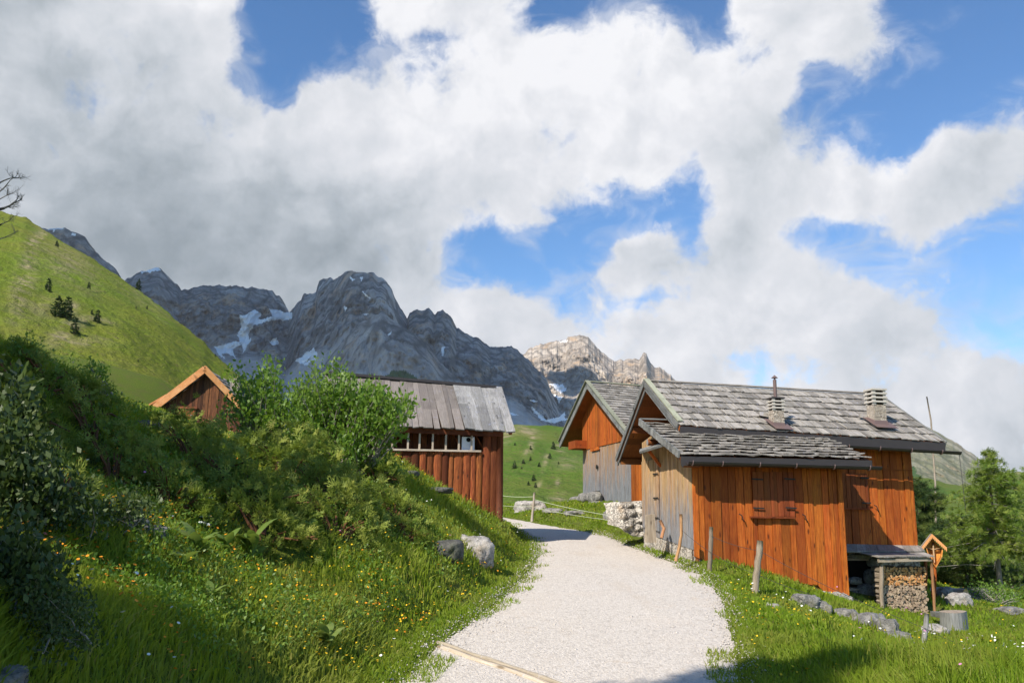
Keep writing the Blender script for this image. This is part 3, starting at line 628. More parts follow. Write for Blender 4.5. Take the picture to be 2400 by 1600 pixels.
def solid(mb, P0, P1, bot, top, out, th, n=8, m=0):
    """backing wall sheet of thickness th behind the boards"""
    out = Vector(out).normalized(); e = P1-P0
    for k in range(n):
        t0, t1 = k/n, (k+1)/n; q = lambda t, f: Vector(((P0+e*t).x, (P0+e*t).y, f(t)))-out*.004
        mb.slab(q(t0, bot), q(t1, bot), q(t1, top), q(t0, top), th, .5, m)
def shingles(mb, EL, ER, TR, TL, rows, wmin, wmax, th, lap=1.18, jit=.03, tilt=1., m=0, me_=None, rag=.02):
    """EL..TL corners of the roof plane: eave left/right, top right/left"""
    nrm = (ER-EL).cross(TL-EL).normalized()
    if nrm.z < 0: nrm = -nrm
    for r_ in range(rows):
        t0, t1 = r_/rows, min(1., (r_+lap)/rows)
        a0, a1, b0, b1 = lerp(EL, TL, t0), lerp(ER, TR, t0), lerp(EL, TL, t1), lerp(ER, TR, t1)
        L = (a1-a0).length; s = 0.
        down = (a0-b0).normalized(); lift = th*tilt
        while s < L-.005:
            w = min(random.uniform(wmin, wmax), L-s); w = w if L-s-w > .04 else L-s; x0, x1 = s/L, (s+w)/L-.003
            j = random.uniform(0, jit); zz = lift+random.uniform(0, rag); tw = random.uniform(-rag, rag)*.5
            mb.slab(lerp(a0, a1, x0)+down*j+nrm*(zz+th+tw), lerp(a0, a1, x1)+down*(j+random.uniform(-.01, .01))+nrm*(zz+th-tw), lerp(b0, b1, x1)+nrm*(th*.35+.004), lerp(b0, b1, x0)+nrm*(th*.35+.004), th, None, m, me_)
            s += w
def plate(mb, EL, ER, TR, TL, th, m=0, n=1):
    nrm = (ER-EL).cross(TL-EL).normalized()
    s = 1 if nrm.z > 0 else -1
    for k in range(n):
        a, b = k/n, (k+1)/n
        if s > 0: mb.slab(lerp(EL, TL, a), lerp(ER, TR, a), lerp(ER, TR, b)-(TR-ER)*.002, lerp(EL, TL, b)-(TL-EL)*.002, th, None, m)
        else: mb.slab(lerp(ER, TR, a), lerp(EL, TL, a), lerp(EL, TL, b), lerp(ER, TR, b), th, None, m)
def rockmesh(name, c, s, mat, seed, label=None, group=None, rough=.35, parent=None, rot=None, cat='rock'):
    import bmesh
    b = bmesh.new(); bmesh.ops.create_icosphere(b, subdivisions=4, radius=1.)
    V = np.array([v.co[:] for v in b.verts]); Fc = np.array([[v.index for v in f.verts] for f in b.faces]); b.free()
    sg = np.sign(V)*np.abs(V)**.75; n = 1+rough*fbm(V[:, 0]*1.3, V[:, 1]*1.3, V[:, 2]*1.3, 3, seed)+rough*.75*(ridged(V[:, 0]*2.2, V[:, 1]*2.2, V[:, 2]*2.2, 4, seed+3)-.5)
    V = sg*n[:, None]*np.array(s); a = (seed*1.7) % 6.28 if rot is None else rot
    V = np.c_[V[:, 0]*math.cos(a)-V[:, 1]*math.sin(a), V[:, 0]*math.sin(a)+V[:, 1]*math.cos(a), V[:, 2]]
    me_o = npmesh(name, V, Fc, mat, None, smooth=False); me_o.location = c
    if parent is not None: place(me_o, parent)
    elif label: tag(me_o, label, cat, group)
    return me_o
# ------------------------------------------------------------------ FARMHOUSE
H = Fr(3.783, 17.5, 81.4); W = H.W
house = empty('farmhouse', W(0, 0, -.75)); tag(house, 'orange timber farmhouse with grey shingle roof, two chimneys and low front annexe', 'farmhouse')
def P_v(px, py, v): u, h = H.hv(px, py, v); return W(u, v, h)
def P_u(px, py, u): v, h = H.hu(px, py, u); return W(u, v, h)
uL = H.hv(1978, 1240, 0)[0]; VR, VE, VB, VM, UG, UM = 3.7, 1.2, 6.2, 1.7, 1.3, 6.15
# roof planes
A = P_v(1511, 895, VR); uA = H.hv(1511, 895, VR)[0]; AR = P_v(2061, 927, VR); uAR = H.hv(2061, 927, VR)[0]
ER = P_v(2213, 1037, VE); hEL = H.hu(1588, 996, uA)[1]; EL = W(uA, VE, H.hv(1590, 998, VE)[1])
bl = P_u(1446, 1074, uA); vb = H.hu(1446, 1074, uA)[0]; BL = bl; BR = W(H.hv(2213, 1037, VE)[0], vb, bl.z)
LEL, LER = P_v(1595, 1068, -.4), P_v(2042, 1078, -.4); uLL = H.hv(1595, 1068, -.4)[0]
LTL = P_v(1501, 991, 2.2); q = P_v(1941, 1031, VE); LTR = LER+(q-LER)*((2.2+.4)/(VE+.4))
mb = MB(); shingles(mb, EL, ER, AR, A, 7, .07, .24, .02, 1.15, .05, 1.1, rag=.02); roof = mb.build('roof', [M_shing], house)
mb = MB(); shingles(mb, BR, BL, A, AR, 7, .12, .26, .03, 1.15, .03, 1.); mb.build('rear_roof', [M_shing], house)
mb = MB(); o = Vector((0, 0, -.02)); plate(mb, EL+o, ER+o, AR+o, A+o, .10, n=12); plate(mb, BL+o, BR+o, AR+o, A+o, .10, n=12)
for k in range(14):  # rafters
    t = (k+.5)/14; mb.beam(lerp(A, AR, t)+Vector((0, 0, -.17)), lerp(lerp(A, AR, t), lerp(EL, ER, t), .96)+Vector((0, 0, -.17)), .08, .10)
mb.build('soffit', [M_soffit], house)
mb = MB(); nU = H.u
def fascia(mb, a, b, w, th, off, dz, m=0): mb.beam(a-nU*off+Vector((0, 0, dz)), b-nU*off+Vector((0, 0, dz)), th, w, m=m)
fascia(mb, A, lerp(A, EL, .98), .13, .03, .03, -.03); fascia(mb, A+Vector((0, 0, -.1)), lerp(A, EL, .96)+Vector((0, 0, -.1)), .11, .03, -.02, -.06); mb.build('bargeboard', [M_fascia], house); mb = MB(); fascia(mb, A, BL, .13, .03, .03, -.03)
fascia(mb, A+Vector((0, 0, -.1)), BL+Vector((0, 0, -.1)), .11, .03, -.02, -.06); mb.build('bargeboard', [M_fascia], house); mb = MB()
fascia(mb, AR, ER, .14, .03, -.035, -.03); mb.build('bargeboard', [M_fascia], house); mb = MB(); fascia(mb, AR, BR, .14, .03, -.035, -.03); mb.build('bargeboard', [M_fascia], house)
mb = MB(); fascia(mb, A, lerp(A, EL, .97), .03, .13, -.045, .085); fascia(mb, A, BL, .03, .13, -.045, .085)
mb.build('verge_board', [M_lichen], house)
mb = MB(); mb.beam(A+Vector((0, 0, .05)), AR+Vector((0, 0, .05)), .16, .03); mb.build('ridge_board', [M_shing], house)
mb = MB()
for (t, dz) in ((.0, -.24), (.5, -.22), (.93, -.22)):
    for S in (EL, BL):
        p = lerp(A, S, t)+Vector((0, 0, dz)); mb.beam(p+nU*.06, p+nU*1.5, .13, .15)
        if t == 0: break
mb.beam(W(uA+.1, VE+.2, EL.z-.3), W(UG+.3, VE+.2, EL.z-.3), .12, .12); mb.beam(W(.75, 1.4, A.z-1.35), W(.75, vb-.3, A.z-1.5), .13, .16)
mb.build('purlin', [M_soffit], house)
# annexe roof
mb = MB(); shingles(mb, LEL, LER, LTR, LTL, 12, .09, .30, .024, 1.3, .05, 1.7, rag=.028); mb.build('annexe_roof', [M_shing], house)
mb = MB(); plate(mb, LEL+o, LER+o, LTR+o, LTL+o, .07, n=10)
mb.build('annexe_soffit', [M_soffit], house)
mb = MB(); NS = 15
for k in range(NS):
    a, b = lerp(LEL, LTL, k/NS), lerp(LEL, LTL, (k+.97)/NS); dz = Vector((0, 0, .04+random.uniform(-.006, .006)))
    mb.beam(a-nU*.03+dz, b-nU*.03+dz+Vector((0, 0, -.012)), .035, .15)
mb.beam(LTL+Vector((0, 0, .1))-nU*.02, LTL+nU*.75+Vector((0, 0, .1)), .12, .03); mb.build('annexe_verge', [M_fascia], house)
# annexe walls
def pl_h(u, v, a, b, c, dz=0.):
    n = (b-a).cross(c-a); p = W(u, v, 0); return ((a-p).dot(n))/n.z*1.+dz
und = lambda u, v: pl_h(u, v, LEL, LER, LTL, -.11)
und2 = lambda u, v: pl_h(u, v, A, AR, EL, -.15); und3 = lambda u, v: pl_h(u, v, A, AR, BL, -.15)
def low_at(px, py, v=0): return H.hv(px, py, v)
bx = [low_at(*p) for p in ((1600, 1292), (1660, 1318), (1715, 1336), (1770, 1352), (1815, 1360), (1931, 1372), (1933, 1392), (2000, 1394))]
bu, bh = [p[0] for p in bx], [p[1] for p in bx]
mb = MB(); boards(mb, W(0, 0, 0), W(uL, 0, 0), lambda t: interp(t*uL, bu, bh), lambda t: und(t*uL, 0), -H.n, .09, .23, drop=.012)
mb.slab(W(uL-.10, -.045, bh[-1]), W(uL+.005, -.045, bh[-1]), W(uL+.005, -.045, und(uL, -.04)), W(uL-.10, -.045, und(uL, -.04)), .03)
mb.build('wall', [M_orange], house)
mb = MB(); solid(mb, W(0, .03, 0), W(uL, .03, 0), lambda t: -2.2, lambda t: und(t*uL, .03), -H.n, .08)
boards(mb, W(uL, 0.01, 0), W(uL, VM, 0), lambda t: -2.2, lambda t: und(uL, t*VM), H.u, .12, .2); mb.build('inner_wall', [M_brown], house)
v1, z1 = H.hu(1509, 1246, 0); zt = H.hu(1509.6, 1070, 0)[1]
mb = MB(); vs, hb = [0, v1], [H.hu(1626, 1284, 0)[1]-.03, z1]
def gtop(v): return min(und(0, v) if v < 2.15 else 9, zt+.35+(v1-v)*.15 if v >= 2.15 else 9)
boards(mb, W(0, v1, 0), W(0, 0, 0), lambda t: interp((1-t)*v1, vs, hb), lambda t: gtop((1-t)*v1), -H.u, .06, .13, jit=.006); mb.build('side_wall', [M_gray], house)
mb = MB(); solid(mb, W(.03, v1, 0), W(.03, 0, 0), lambda t: -1.6, lambda t: min(gtop((1-t)*v1), und(0.03, (1-t)*v1)+.05), -H.u, .08); mb.build('inner_wall', [M_brown], house)
dv0, _ = H.hu(1549, 1200, 0); mb = MB(); boards(mb, W(-.035, v1-.06, 0), W(-.035, dv0, 0), lambda t: lerp(z1+.12, z1+.05, t), lambda t: zt-.12, -H.u, .07, .12)
door = mb.build('door', [M_gray], house)
for dz in (.35, .8, 1.35): mb = MB(); mb.beam(W(-.075, dv0-.02, z1+dz), W(-.075, dv0+.3, z1+dz), .015, .03); mb.build('hinge', [M_iron], door)
mb = MB(); c = P_u(1516, 1052, -.25); c2 = P_u(1545, 1036, -.05)   # small hood board and bracket above the side door
mb.slab(W(-.42, H.hu(1500, 1062, -.4)[0], c.z-.06), W(-.42, H.hu(1552, 1030, -.4)[0]-.5, c.z+.0), W(.0, H.hu(1552, 1030, 0)[0]-.5, c.z+.17), W(.0, H.hu(1500, 1062, 0)[0], c.z+.1), .05)
mb.build('door_hood', [M_fascia], house)
mb = MB(); mb.beam(W(-.3, 1.9, zt+.05), W(-.02, 1.9, zt-.3), .06, .06); mb.beam(W(-.03, 2.05, zt-.45), W(-.03, 2.05, zt+.35), .10, .18); mb.build('bracket', [M_orange], house)
for (px, py, v) in ((1600, 1086, -.15), (1517, 1036, 2.0)):
    u_, h_ = H.hv(px, py, v); mb = MB(); mb.tube([W(u_, v, h_), W(.1, v, h_)], .075, 12, mc=1); mb.build('log_purlin', [M_soffit, M_plank], house)
# main walls
su, sh = H.hv(1984, 1278, VM); su2, sh2 = H.hv(2137, 1277, VM)
mb = MB(); boards(mb, W(uL-.3, VM, 0), W(UM, VM, 0), lambda t: sh+(sh2-sh)*t, lambda t: und2(uL+t*(UM-uL), VM), -H.n, .11, .24); mb.build('wall', [M_orange], house)
mb = MB(); mb.beam(W(uL, VM-.03, H.hv(2050, 1099, VM)[1]), W(UM, VM-.03, H.hv(2128, 1102, VM)[1]), .02, .022); mb.build('trim_strip', [M_orange], house)
mb = MB(); boards(mb, W(UM, VM, 0), W(UM, VB-.5, 0), lambda t: sh2-.1, lambda t: min(und2(UM, lerp(VM, VB-.5, t)), und3(UM, lerp(VM, VB-.5, t))), H.u, .14, .24); mb.build('gable_wall', [M_orange], house)
mb = MB(); boards(mb, W(UG, VB-.5, 0), W(UG, VM, 0), lambda t: -1.4, lambda t: min(und2(UG, lerp(VB-.5, VM, t)), und3(UG, lerp(VB-.5, VM, t))), -H.u, .14, .24); mb.build('gable_wall', [M_brown], house)
mb = MB(); boards(mb, W(UM, VB-.5, 0), W(UG, VB-.5, 0), lambda t: -2.2, lambda t: und3(3, VB-.5), H.n, .14, .24); mb.build('rear_wall', [M_brown], house)
# stone base
mb = MB(); mb.slab(W(uL, VM-.02, -3.2), W(UM+.02, VM-.02, -3.2), W(UM+.02, VM-.02, sh2), W(uL, VM-.02, sh), .3)
mb.slab(W(UM+.02, VM, -3.4), W(UM+.02, VB-.5, -3.4), W(UM+.02, VB-.5, sh2-.1), W(UM+.02, VM, sh2-.1), .3); mb.build('stone_base', [M_rubble], house)
k = 0
for px in range(1822, 1990, 17):
    k += 1; u_, h_ = H.hv(px, interp(px, [1800, 1990], [1366, 1392])+8, .02)
    rockmesh('foundation_stone', W(u_, .02, h_-.05), (random.uniform(.10, .17), .12, .12), M_limew, 300+k, parent=house, rot=R(8.6))
for (px, py, a, b, c) in ((2000, 1395, .16, .1, .15), (2030, 1385, .2, .1, .17), (2040, 1350, .13, .1, .15), (2005, 1360, .17, .08, .08), (2045, 1315, .12, .1, .12), (2022, 1425, .22, .1, .14), (2044, 1408, .14, .1, .14), (1998, 1430, .14, .1, .13), (2050, 1440, .14, .1, .14), (2015, 1303, .3, .08, .045)):
    k += 1; u_, h_ = H.hv(px, py, VM-.1); rockmesh('foundation_stone', W(u_, VM-.08, h_), (a, b, c), M_lime, 300+k, parent=house, rot=R(8.6))
# openings
def opening(name, x0, y0, x1, y1, v, mats, m, parent, th=.03, proud=.03, bd=.12):
    ua, ha = H.hv(x0, y1, v-proud); ub, hb_ = H.hv(x1, y0, v-proud); mb = MB()
    boards(mb, W(ua, v-proud, 0), W(ub, v-proud, 0), lambda t: ha, lambda t: hb_, -H.n, bd*.8, bd*1.2, th, .004)
    return mb.build(name, mats, parent), (ua, ha, ub, hb_)
M_shut = wood('dark oiled shutters', (.23, .055, .014), (.33, .085, .02), (.1, .022, .006), rnd_dark=.3)
for (x0, x1, hs) in ((1766, 1811, 0), (1812.5, 1858, 1)):
    s_, (ua, ha, ub, hb_) = opening('shutter', x0, 1106, x1, 1209, 0, [M_shut], 0, house, proud=.035)
    for hh in (ha+.17, hb_-.15):
        mb = MB()
        if hs: mb.beam(W(ub+.02, -.085, hh), W(ub-.22, -.085, hh+.01), .012, .03)
        else: mb.beam(W(ua-.02, -.085, hh), W(ua+.22, -.085, hh-.01), .012, .03)
        mb.build('hinge', [M_iron], s_)
mb = MB(); ua, ha = H.hv(1759, 1211, -.06); ub, _ = H.hv(1861, 1214, -.06); mb.beam(W(ua, -.07, ha), W(ub, -.07, ha), .10, .035)
mb.beam(W(ua+.01, -.05, ha), W(ua+.01, -.05, ha+.98), .04, .03); mb.beam(W(ub-.01, -.05, ha), W(ub-.01, -.05, ha+.98), .04, .03); mb.build('window_frame', [M_shut], house)
s_, (ua, ha, ub, hb_) = opening('shutter', 1965, 1110, 2032, 1189, VM, [M_shut], 0, house, proud=.035)
for hh in (ha+.12, hb_-.1): mb = MB(); mb.beam(W(ub+.02, VM-.085, hh), W(ub-.2, VM-.085, hh), .012, .03); mb.build('hinge', [M_iron], s_)
mb = MB(); mb.beam(W(ua, VM-.07, ha-.02), W(ub+.02, VM-.07, ha-.02), .09, .03); mb.build('window_sill', [M_shut], house)
for (px, py, v) in ((1736, 1207, -.05), (1884, 1208, -.05), (2052, 1186, VM-.05)):
    u_, h_ = H.hv(px, py, v); mb = MB(); mb.tube([W(u_-.05, v-.03, h_+.03), W(u_, v-.05, h_), W(u_+.03, v-.05, h_-.09), W(u_+.06, v-.02, h_-.13)], .011, 6); mb.build('shutter_hook', [M_iron], house)
# basement window in the stone wall
mb = MB(); ua, ha = H.hv(1984, 1376, VM-.03); ub, hb_ = H.hv(2040, 1312, VM-.03); mb.slab(W(ua-.1, VM-.03, ha), W(ub, VM-.03, ha), W(ub, VM-.03, hb_), W(ua-.1, VM-.03, hb_), .02)
mb.build('basement_window', [M_hole], house)
mb = MB(); mb.beam(W(ua-.1, VM-.08, ha-.03), W(ub+.02, VM-.08, ha-.03), .12, .04); mb.beam(W(ub+.01, VM-.05, ha), W(ub+.01, VM-.05, hb_), .05, .05); mb.beam(W(ua-.1, VM-.08, hb_+.02), W(ub+.02, VM-.08, hb_+.02), .1, .05); mb.build('window_frame', [M_post], house)
# gutters
def gutter(x0, y0, x1, y1, v, xs):
    ua, ha = H.hv(x0, y0, v); ub, hb_ = H.hv(x1, y1, v); mb = MB(); n = 10; r = .065
    for k in range(n):
        a, b = math.pi*k/n, math.pi*(k+1)/n
        for q, s in ((1., 0), (.88, 1)):
            F_ = [W(ua, v-r*q*math.cos(a), ha-r*q*math.sin(a)), W(ub, v-r*q*math.cos(a), hb_-r*q*math.sin(a)), W(ub, v-r*q*math.cos(b), hb_-r*q*math.sin(b)), W(ua, v-r*q*math.cos(b), ha-r*q*math.sin(b))]
            mb.face(F_ if s else F_[::-1])
    for s in (-1, 1): mb.tube([W(ua, v+s*r, ha), W(ub, v+s*r, hb_)], .009, 6)
    g = mb.build('gutter', [M_gutter], house)
    for x in xs:
        u_, h_ = H.hv(x, np.interp(x, [x0, x1], [y0, y1]), v); mb = MB()
        mb.tube([W(u_, v-(r+.012)*math.cos(a), h_-(r+.012)*math.sin(a)) for a in np.linspace(-.3, math.pi+.3, 9)], .012, 6); mb.build('gutter_bracket', [M_flash], g)
gutter(1612, 1081, 2064, 1094, -.5, (1622, 1692, 1779, 1864, 1953, 2036)); gutter(1900, 1039, 2250, 1059, VE-.1, (1987, 2060, 2134, 2205))
mb = MB(); p = P_v(2248, 1060, VE-.1); mb.tube([p, p+Vector((.03, 0, -1.3))], .006, 5); mb.build('rain_chain', [M_gutter], house)
# chimneys
def chimney(x0, x1, ytop, yst, yfl, ybase, pipe, mcap):
    xc = (x0+x1)/2; P = phit(xc, ybase-6, A, AR, EL); sc = P.y/1950.; w = (x1-x0)*sc*.86; u_, v_ = (P-H.o).dot(H.u), (P-H.o).dot(H.n); v_ += w*.5
    hh = lambda y: H.hv(xc, y, v_-w*.5)[1]; ax = R(8.6)
    mb = MB(); seg = 7; z0, z1_ = P.z-.15, hh(yst)
    for k in range(seg): 
        a, b = lerp(z0, z1_, k/seg), lerp(z0, z1_, (k+1)/seg); mb.box(W(u_, v_, (a+b)/2), w+random.uniform(-.01, .01), w+random.uniform(-.01, .01), b-a-.002, ax)
    st = mb.build('chimney', [M_chim], house)
    mb = MB(); zt_ = hh(ytop); n = 4; hs = (zt_-z1_)/n
    for k in range(n): mb.box(W(u_, v_, z1_+hs*(k+.75)), w*1.22, w*1.22, hs*.42, ax, m=0 if not (mcap and k == n-1) else 1)
    mb.box(W(u_, v_, (z1_+zt_)/2), w*.7, w*.7, (zt_-z1_)*.96, ax, m=2)
    for sx_ in (-1, 1):
        for sy_ in (-1, 1): mb.box(W(u_+sx_*w*.42, v_+sy_*w*.42, (z1_+zt_)/2-.01), w*.22, w*.22, (zt_-z1_)*.94, ax, m=0)
    mb.build('chimney_cap', [M_conc, M_gutter, M_hole], st)
    mb = MB(); f0, f1 = hh(yfl), P.z-.05; d = w*.5
    lo = [(-1, -1), (1, -1), (1, 1), (-1, 1)]
    for k in range(4):
        a, b = lo[k], lo[(k+1) % 4]; zl = lambda s: pl_h(u_+s[0]*d*1.25, v_+s[1]*d*1.25, A, AR, EL, .06); A_ = W(u_+a[0]*d*1.25, v_+a[1]*d*1.25, zl(a)); B_ = W(u_+b[0]*d*1.25, v_+b[1]*d*1.25, zl(b))
        C_ = W(u_+b[0]*d*1.06, v_+b[1]*d*1.06, max(f0, zl(b)+.04)); D_ = W(u_+a[0]*d*1.06, v_+a[1]*d*1.06, max(f0, zl(a)+.04)); mb.slab(A_, B_, C_, D_, .012)
    aa = [W(u_+s[0]*d*1.7+(.05 if s[1] < 0 else 0), v_+s[1]*d*1.5-(.12 if s[1] < 0 else 0), 0) for s in lo]; aa = [Vector((p.x, p.y, pl_h((p-H.o).dot(H.u), (p-H.o).dot(H.n), A, AR, EL, .10))) for p in aa]; mb.slab(*aa, .012)
    mb.build('flashing', [M_flash], st)
    if pipe:
        yp, yc = pipe; r = 4.2*sc; mb = MB(); mb.tube([W(u_, v_, zt_-.02), W(u_, v_, hh(yp))], r, 14); mb.tube([W(u_, v_, hh(yp)), W(u_, v_, hh(yp)+.04)], r*.5, 8)
        mb.tube([W(u_, v_, hh(yp)+.04), W(u_, v_, hh(yc))], [r*1.9, .004], 14); mb.build('stove_pipe', [M_flash], st)
chimney(1812, 1842, 930, 961, 990, 1012, (888, 877), True); chimney(2048, 2084, 910, 948, 985, 1008, None, False)
for (x0, y0, x1, y1) in ((1779, 978, 1811, 984), (2014, 982, 2049, 988)):
    p, q = phit(x0, y0, A, AR, EL), phit(x1, y1, A, AR, EL); mb = MB(); mb.beam(p+Vector((0, -.02, .09)), q+Vector((0, -.02, .09)), .12, .09); mb.build('snow_board', [M_shing], house)
# wood shelter roof
VS = .55
s1, s2, s3, s4 = P_v(2000, 1276, VM-.02), P_v(2157, 1279, VM-.02), P_v(2189, 1305, VS), P_v(2058, 1307, VS)
s0 = P_v(1984, 1275, VM-.02); m1 = P_v(2168, 1294, 1.15); m0 = P_v(1984, 1296, 1.15)
mb = MB(); shingles(mb, m0, m1, s2, s0, 1, .16, .3, .022, 1, .02, 1., rag=.01); m0b = P_v(2012, 1294, 1.2); shingles(mb, s4, s3, m1+H.n*.05, m0b+H.n*.05, 1, .12, .26, .022, 1, .02, .2, rag=.01)
mb.build('shelter_roof', [M_shing], house)
mb = MB(); mb.beam(s4+Vector((.02, .05, -.06)), s3+Vector((-.05, .05, -.05)), .06, .07); mb.beam(s0+Vector((0, 0, -.08)), s2+Vector((0, 0, -.08)), .06, .08); mb.build('shelter_beam', [M_post], house)
def vpost(name, x0, y0, x1, y1, v, r, mat, parent, rag=.1):
    a, b = P_v(x0, y0, v), P_v(x1, y1, v); mb = MB(); n = 6
    mb.tube([lerp(a, b, k/n)+Vector((random.uniform(-1, 1), random.uniform(-1, 1), 0))*r*.25 for k in range(n+1)], [r*random.uniform(.9, 1.1) for _ in range(n+1)], 8); return mb.build(name, [mat], parent, True)
vpost('shelter_post', 2183, 1310, 2194, 1475, VS+.08, .032, M_bark, house); vpost('shelter_post', 2066, 1305, 2067, 1445, VS+.12, .045, M_post, house); vpost('shelter_post', 2168, 1305, 2170, 1380, VS+.5, .035, M_soffit, house)
# firewood: 300 of the split logs one by one
var = []
for k in range(10):
    mb = MB(); n = random.choice((5, 6, 7)); r = random.uniform(.032, .047); an = sorted(random.uniform(0, 6.28) if k % 3 else 6.28*i/n+random.uniform(-.2, .2) for i in range(n)); 
    while max((an[(i+1) % n]-an[i]) % 6.283 for i in range(n)) > 2.6: an = sorted(random.uniform(0, 6.28) for i in range(n))
    rr = [r*random.uniform(.75, 1.15) for _ in an]; L = .33
    f = [(rr[i]*math.cos(a), -L/2, rr[i]*math.sin(a)*.85) for i, a in enumerate(an)]; b = [(x, L/2, z) for x, _, z in f]
    mb.face(f[::-1] if False else f, [(p[0], p[2]) for p in f], 0, 1); mb.face(b[::-1], None, 0, 1); r_ = random.random()
    for i in range(n): j = (i+1) % n; mb.face((f[j], f[i], b[i], b[j]), [(.1, 0), (0, 0), (0, L), (.1, L)], r_, 0)
    me = bpy.data.meshes.new('split_log'); me.from_pydata(mb.v, [], mb.f); l = me.uv_layers.new(name='UVMap'); l.data.foreach_set('uv', np.array(mb.uv, np.float32).ravel())
    a = me.attributes.new('rnd', 'FLOAT', 'FACE'); a.data.foreach_set('value', np.array(mb.r, np.float32)); me.polygons.foreach_set('material_index', mb.m); var.append(me)
m, N = newmat('split log ends'); oi = N.n('ShaderNodeObjectInfo', None, None); tc = N.n('ShaderNodeTexCoord', None, 3); loc = N.n('ShaderNodeSeparateXYZ', {0: oi.outputs['Location']}, 2)
wn = N.noise(tc, 40., 4.); fresh = N.mix(N.mr(oi.outputs['Random'], 0, 1), (.62, .27, .09), (.72, .42, .18)); old = N.mix(N.mr(oi.outputs['Random'], 0, 1), (.34, .25, .18), (.58, .44, .30))
cc = N.mix(N.mr(loc, -1.52, -1.44), old, fresh); cc = N.mix(N.mr(wn, .45, .75, 0, .6), cc, (.16, .08, .04)); N.finish(cc, .85, wn, .4, .005, .1); M_logend = m
for me in var: me.materials.append(M_post); me.materials.append(M_logend)
ua, ha = H.hv(2073, 1466, .78); ub, hb_ = H.hv(2180, 1470, .78); ht_ = H.hv(2120, 1326, .78)[1]
z, k, row = ha+.04, 0, 0; LG = 'split logs stacked under the shelter'; spots = []
while z < ht_:
    x = ua+.02+(row % 2)*.03
    while x < ub: spots.append((x, z)); x += random.uniform(.064, .080)
    z += .056; row += 1
first = spots[::-1]
for i, (x, z) in enumerate(first[:300]):
    me = random.choice(var); o_ = bpy.data.objects.new('split_log', me); COL.objects.link(o_)
    o_.location = W(x, .95+random.uniform(-.03, .03), z+random.uniform(-.008, .008)); o_.rotation_euler = (0, random.uniform(0, 6.28), R(8.6)+random.uniform(-.04, .04))
    tag(o_, 'short split log with a pale cut end in the stack under the shelter', 'firewood', LG)
if len(first) > 300:
    V, F_, M_ = [], [], []
    mb = MB()
    for (x, z) in first[300:]:
        r = random.uniform(.032, .042); n = 6; an = [6.28*i/n for i in range(n)]; c = W(x, .78, z); fr = [c+H.u*r*math.cos(a)*random.uniform(.8, 1.1)+Vector((0, 0, r*.85*math.sin(a))) for a in an]; bk = [p+H.n*.33 for p in fr]
        mb.face(fr, None, 0, 1); mb.face(bk[::-1], None, 0, 1)
        for i in range(n): j = (i+1) % n; mb.face((fr[j], fr[i], bk[i], bk[j]), None, 0, 0)
    o_ = mb.build('firewood', [M_post, M_endgrain]); tag(o_, 'lowest layers of split logs at the foot of the stack', None, LG, 'stuff')
mb = MB(); zf = lambda t: interp((1-t)*v1, vs, hb)
mb.slab(W(.0, v1, -1.6), W(.0, 0.02, -1.6), W(.0, 0.02, zf(1)+.02), W(.0, v1, zf(0)+.02), .25); mb.build('footing', [M_rubble], house)
mb = MB()
for (a, b) in ((EL, ER), (LEL, LER)): mb.beam(a-H.n*.012+Vector((0, 0, -.10)), b-H.n*.012+Vector((0, 0, -.10)), .03, .19)
mb.build('eave_board', [M_gutter], house)  # dark board added to close the light gap between roof edge and gutter
# ------------------------------------------------------------------ LEFT BARN
B = Fr(*at(1173.5, 1219, 21)[:2], 77); WB = B.W
barn = empty('log_barn', WB(0, 0, -.3)); tag(barn, 'dark red half-log barn with plank roof and open railed gallery behind the bushes', 'barn')
def Pb(px, py, v): u, h = B.hv(px, py, v); return WB(u, v, h)
VE1, VR1 = -.3, 1.75
e1, e2 = Pb(963, 1000, VE1), Pb(1207, 1011, VE1); r1, r2 = Pb(896, 888, VR1), Pb(1176, 908, VR1)
def ext(a, b, t): return a+(b-a)*t
eL = ext(e2, e1, 1.85); rL = ext(r2, r1, 1.46)
tw = (Pb(1060, 905, VR1)-rL).length/(r2-rL).length; te = (Pb(1090, 1006, VE1)-eL).length/(e2-eL).length
def roofplanks(mb, El, Er, Rr, Rl, wmin, wmax, th, jit, rag, m=0):
    L = (Er-El).length; s = 0; n = (Er-El).cross(Rl-El).normalized()
    while s < L-.01:
        w = min(random.uniform(wmin, wmax), L-s); w = w if L-s-w > .07 else L-s; a, b = s/L, (s+w)/L
        z = random.uniform(0, rag); tw_ = random.uniform(-rag, rag)*.6; ex = random.uniform(-jit, jit); sk = random.uniform(-.012, .012)
        d = (El-Rl).normalized(); mid = random.uniform(.35, .65); q = lambda s_, t, zz: lerp(lerp(El, Er, s_), lerp(Rl, Rr, s_), t)+n*zz
        mb.slab(q(a+sk, 0, z-tw_)+d*ex, q(b+sk-.002, 0, z+tw_)+d*ex, q(b-.002, mid, z+tw_*.2+.012), q(a, mid, z-tw_*.2+.012), th, None, m)
        mb.slab(q(a, mid, z-tw_*.2+.012), q(b-.002, mid, z+tw_*.2+.012), q(b-.002, 1, z), q(a, 1, z), th, None, m); s += w
mb = MB(); roofplanks(mb, lerp(eL, e2, te), e2, r2, lerp(rL, r2, tw), .16, .27, .035, .05, .03); mb.build('plank_roof', [M_plank], barn)
mb = MB(); roofplanks(mb, eL, lerp(eL, e2, te), lerp(rL, r2, tw), rL, .10, .30, .03, .03, .022); mb.build('tarred_roof', [M_tar], barn)
bR, bL_ = r2+B.n*2.0+Vector((0, 0, -1.55)), rL+B.n*2.0+Vector((0, 0, -1.55)); mb = MB(); roofplanks(mb, bR, bL_, rL-Vector((0, 0, .01)), r2-Vector((0, 0, .01)), .2, .3, .035, .03, .02); mb.build('rear_roof', [M_plank], barn)
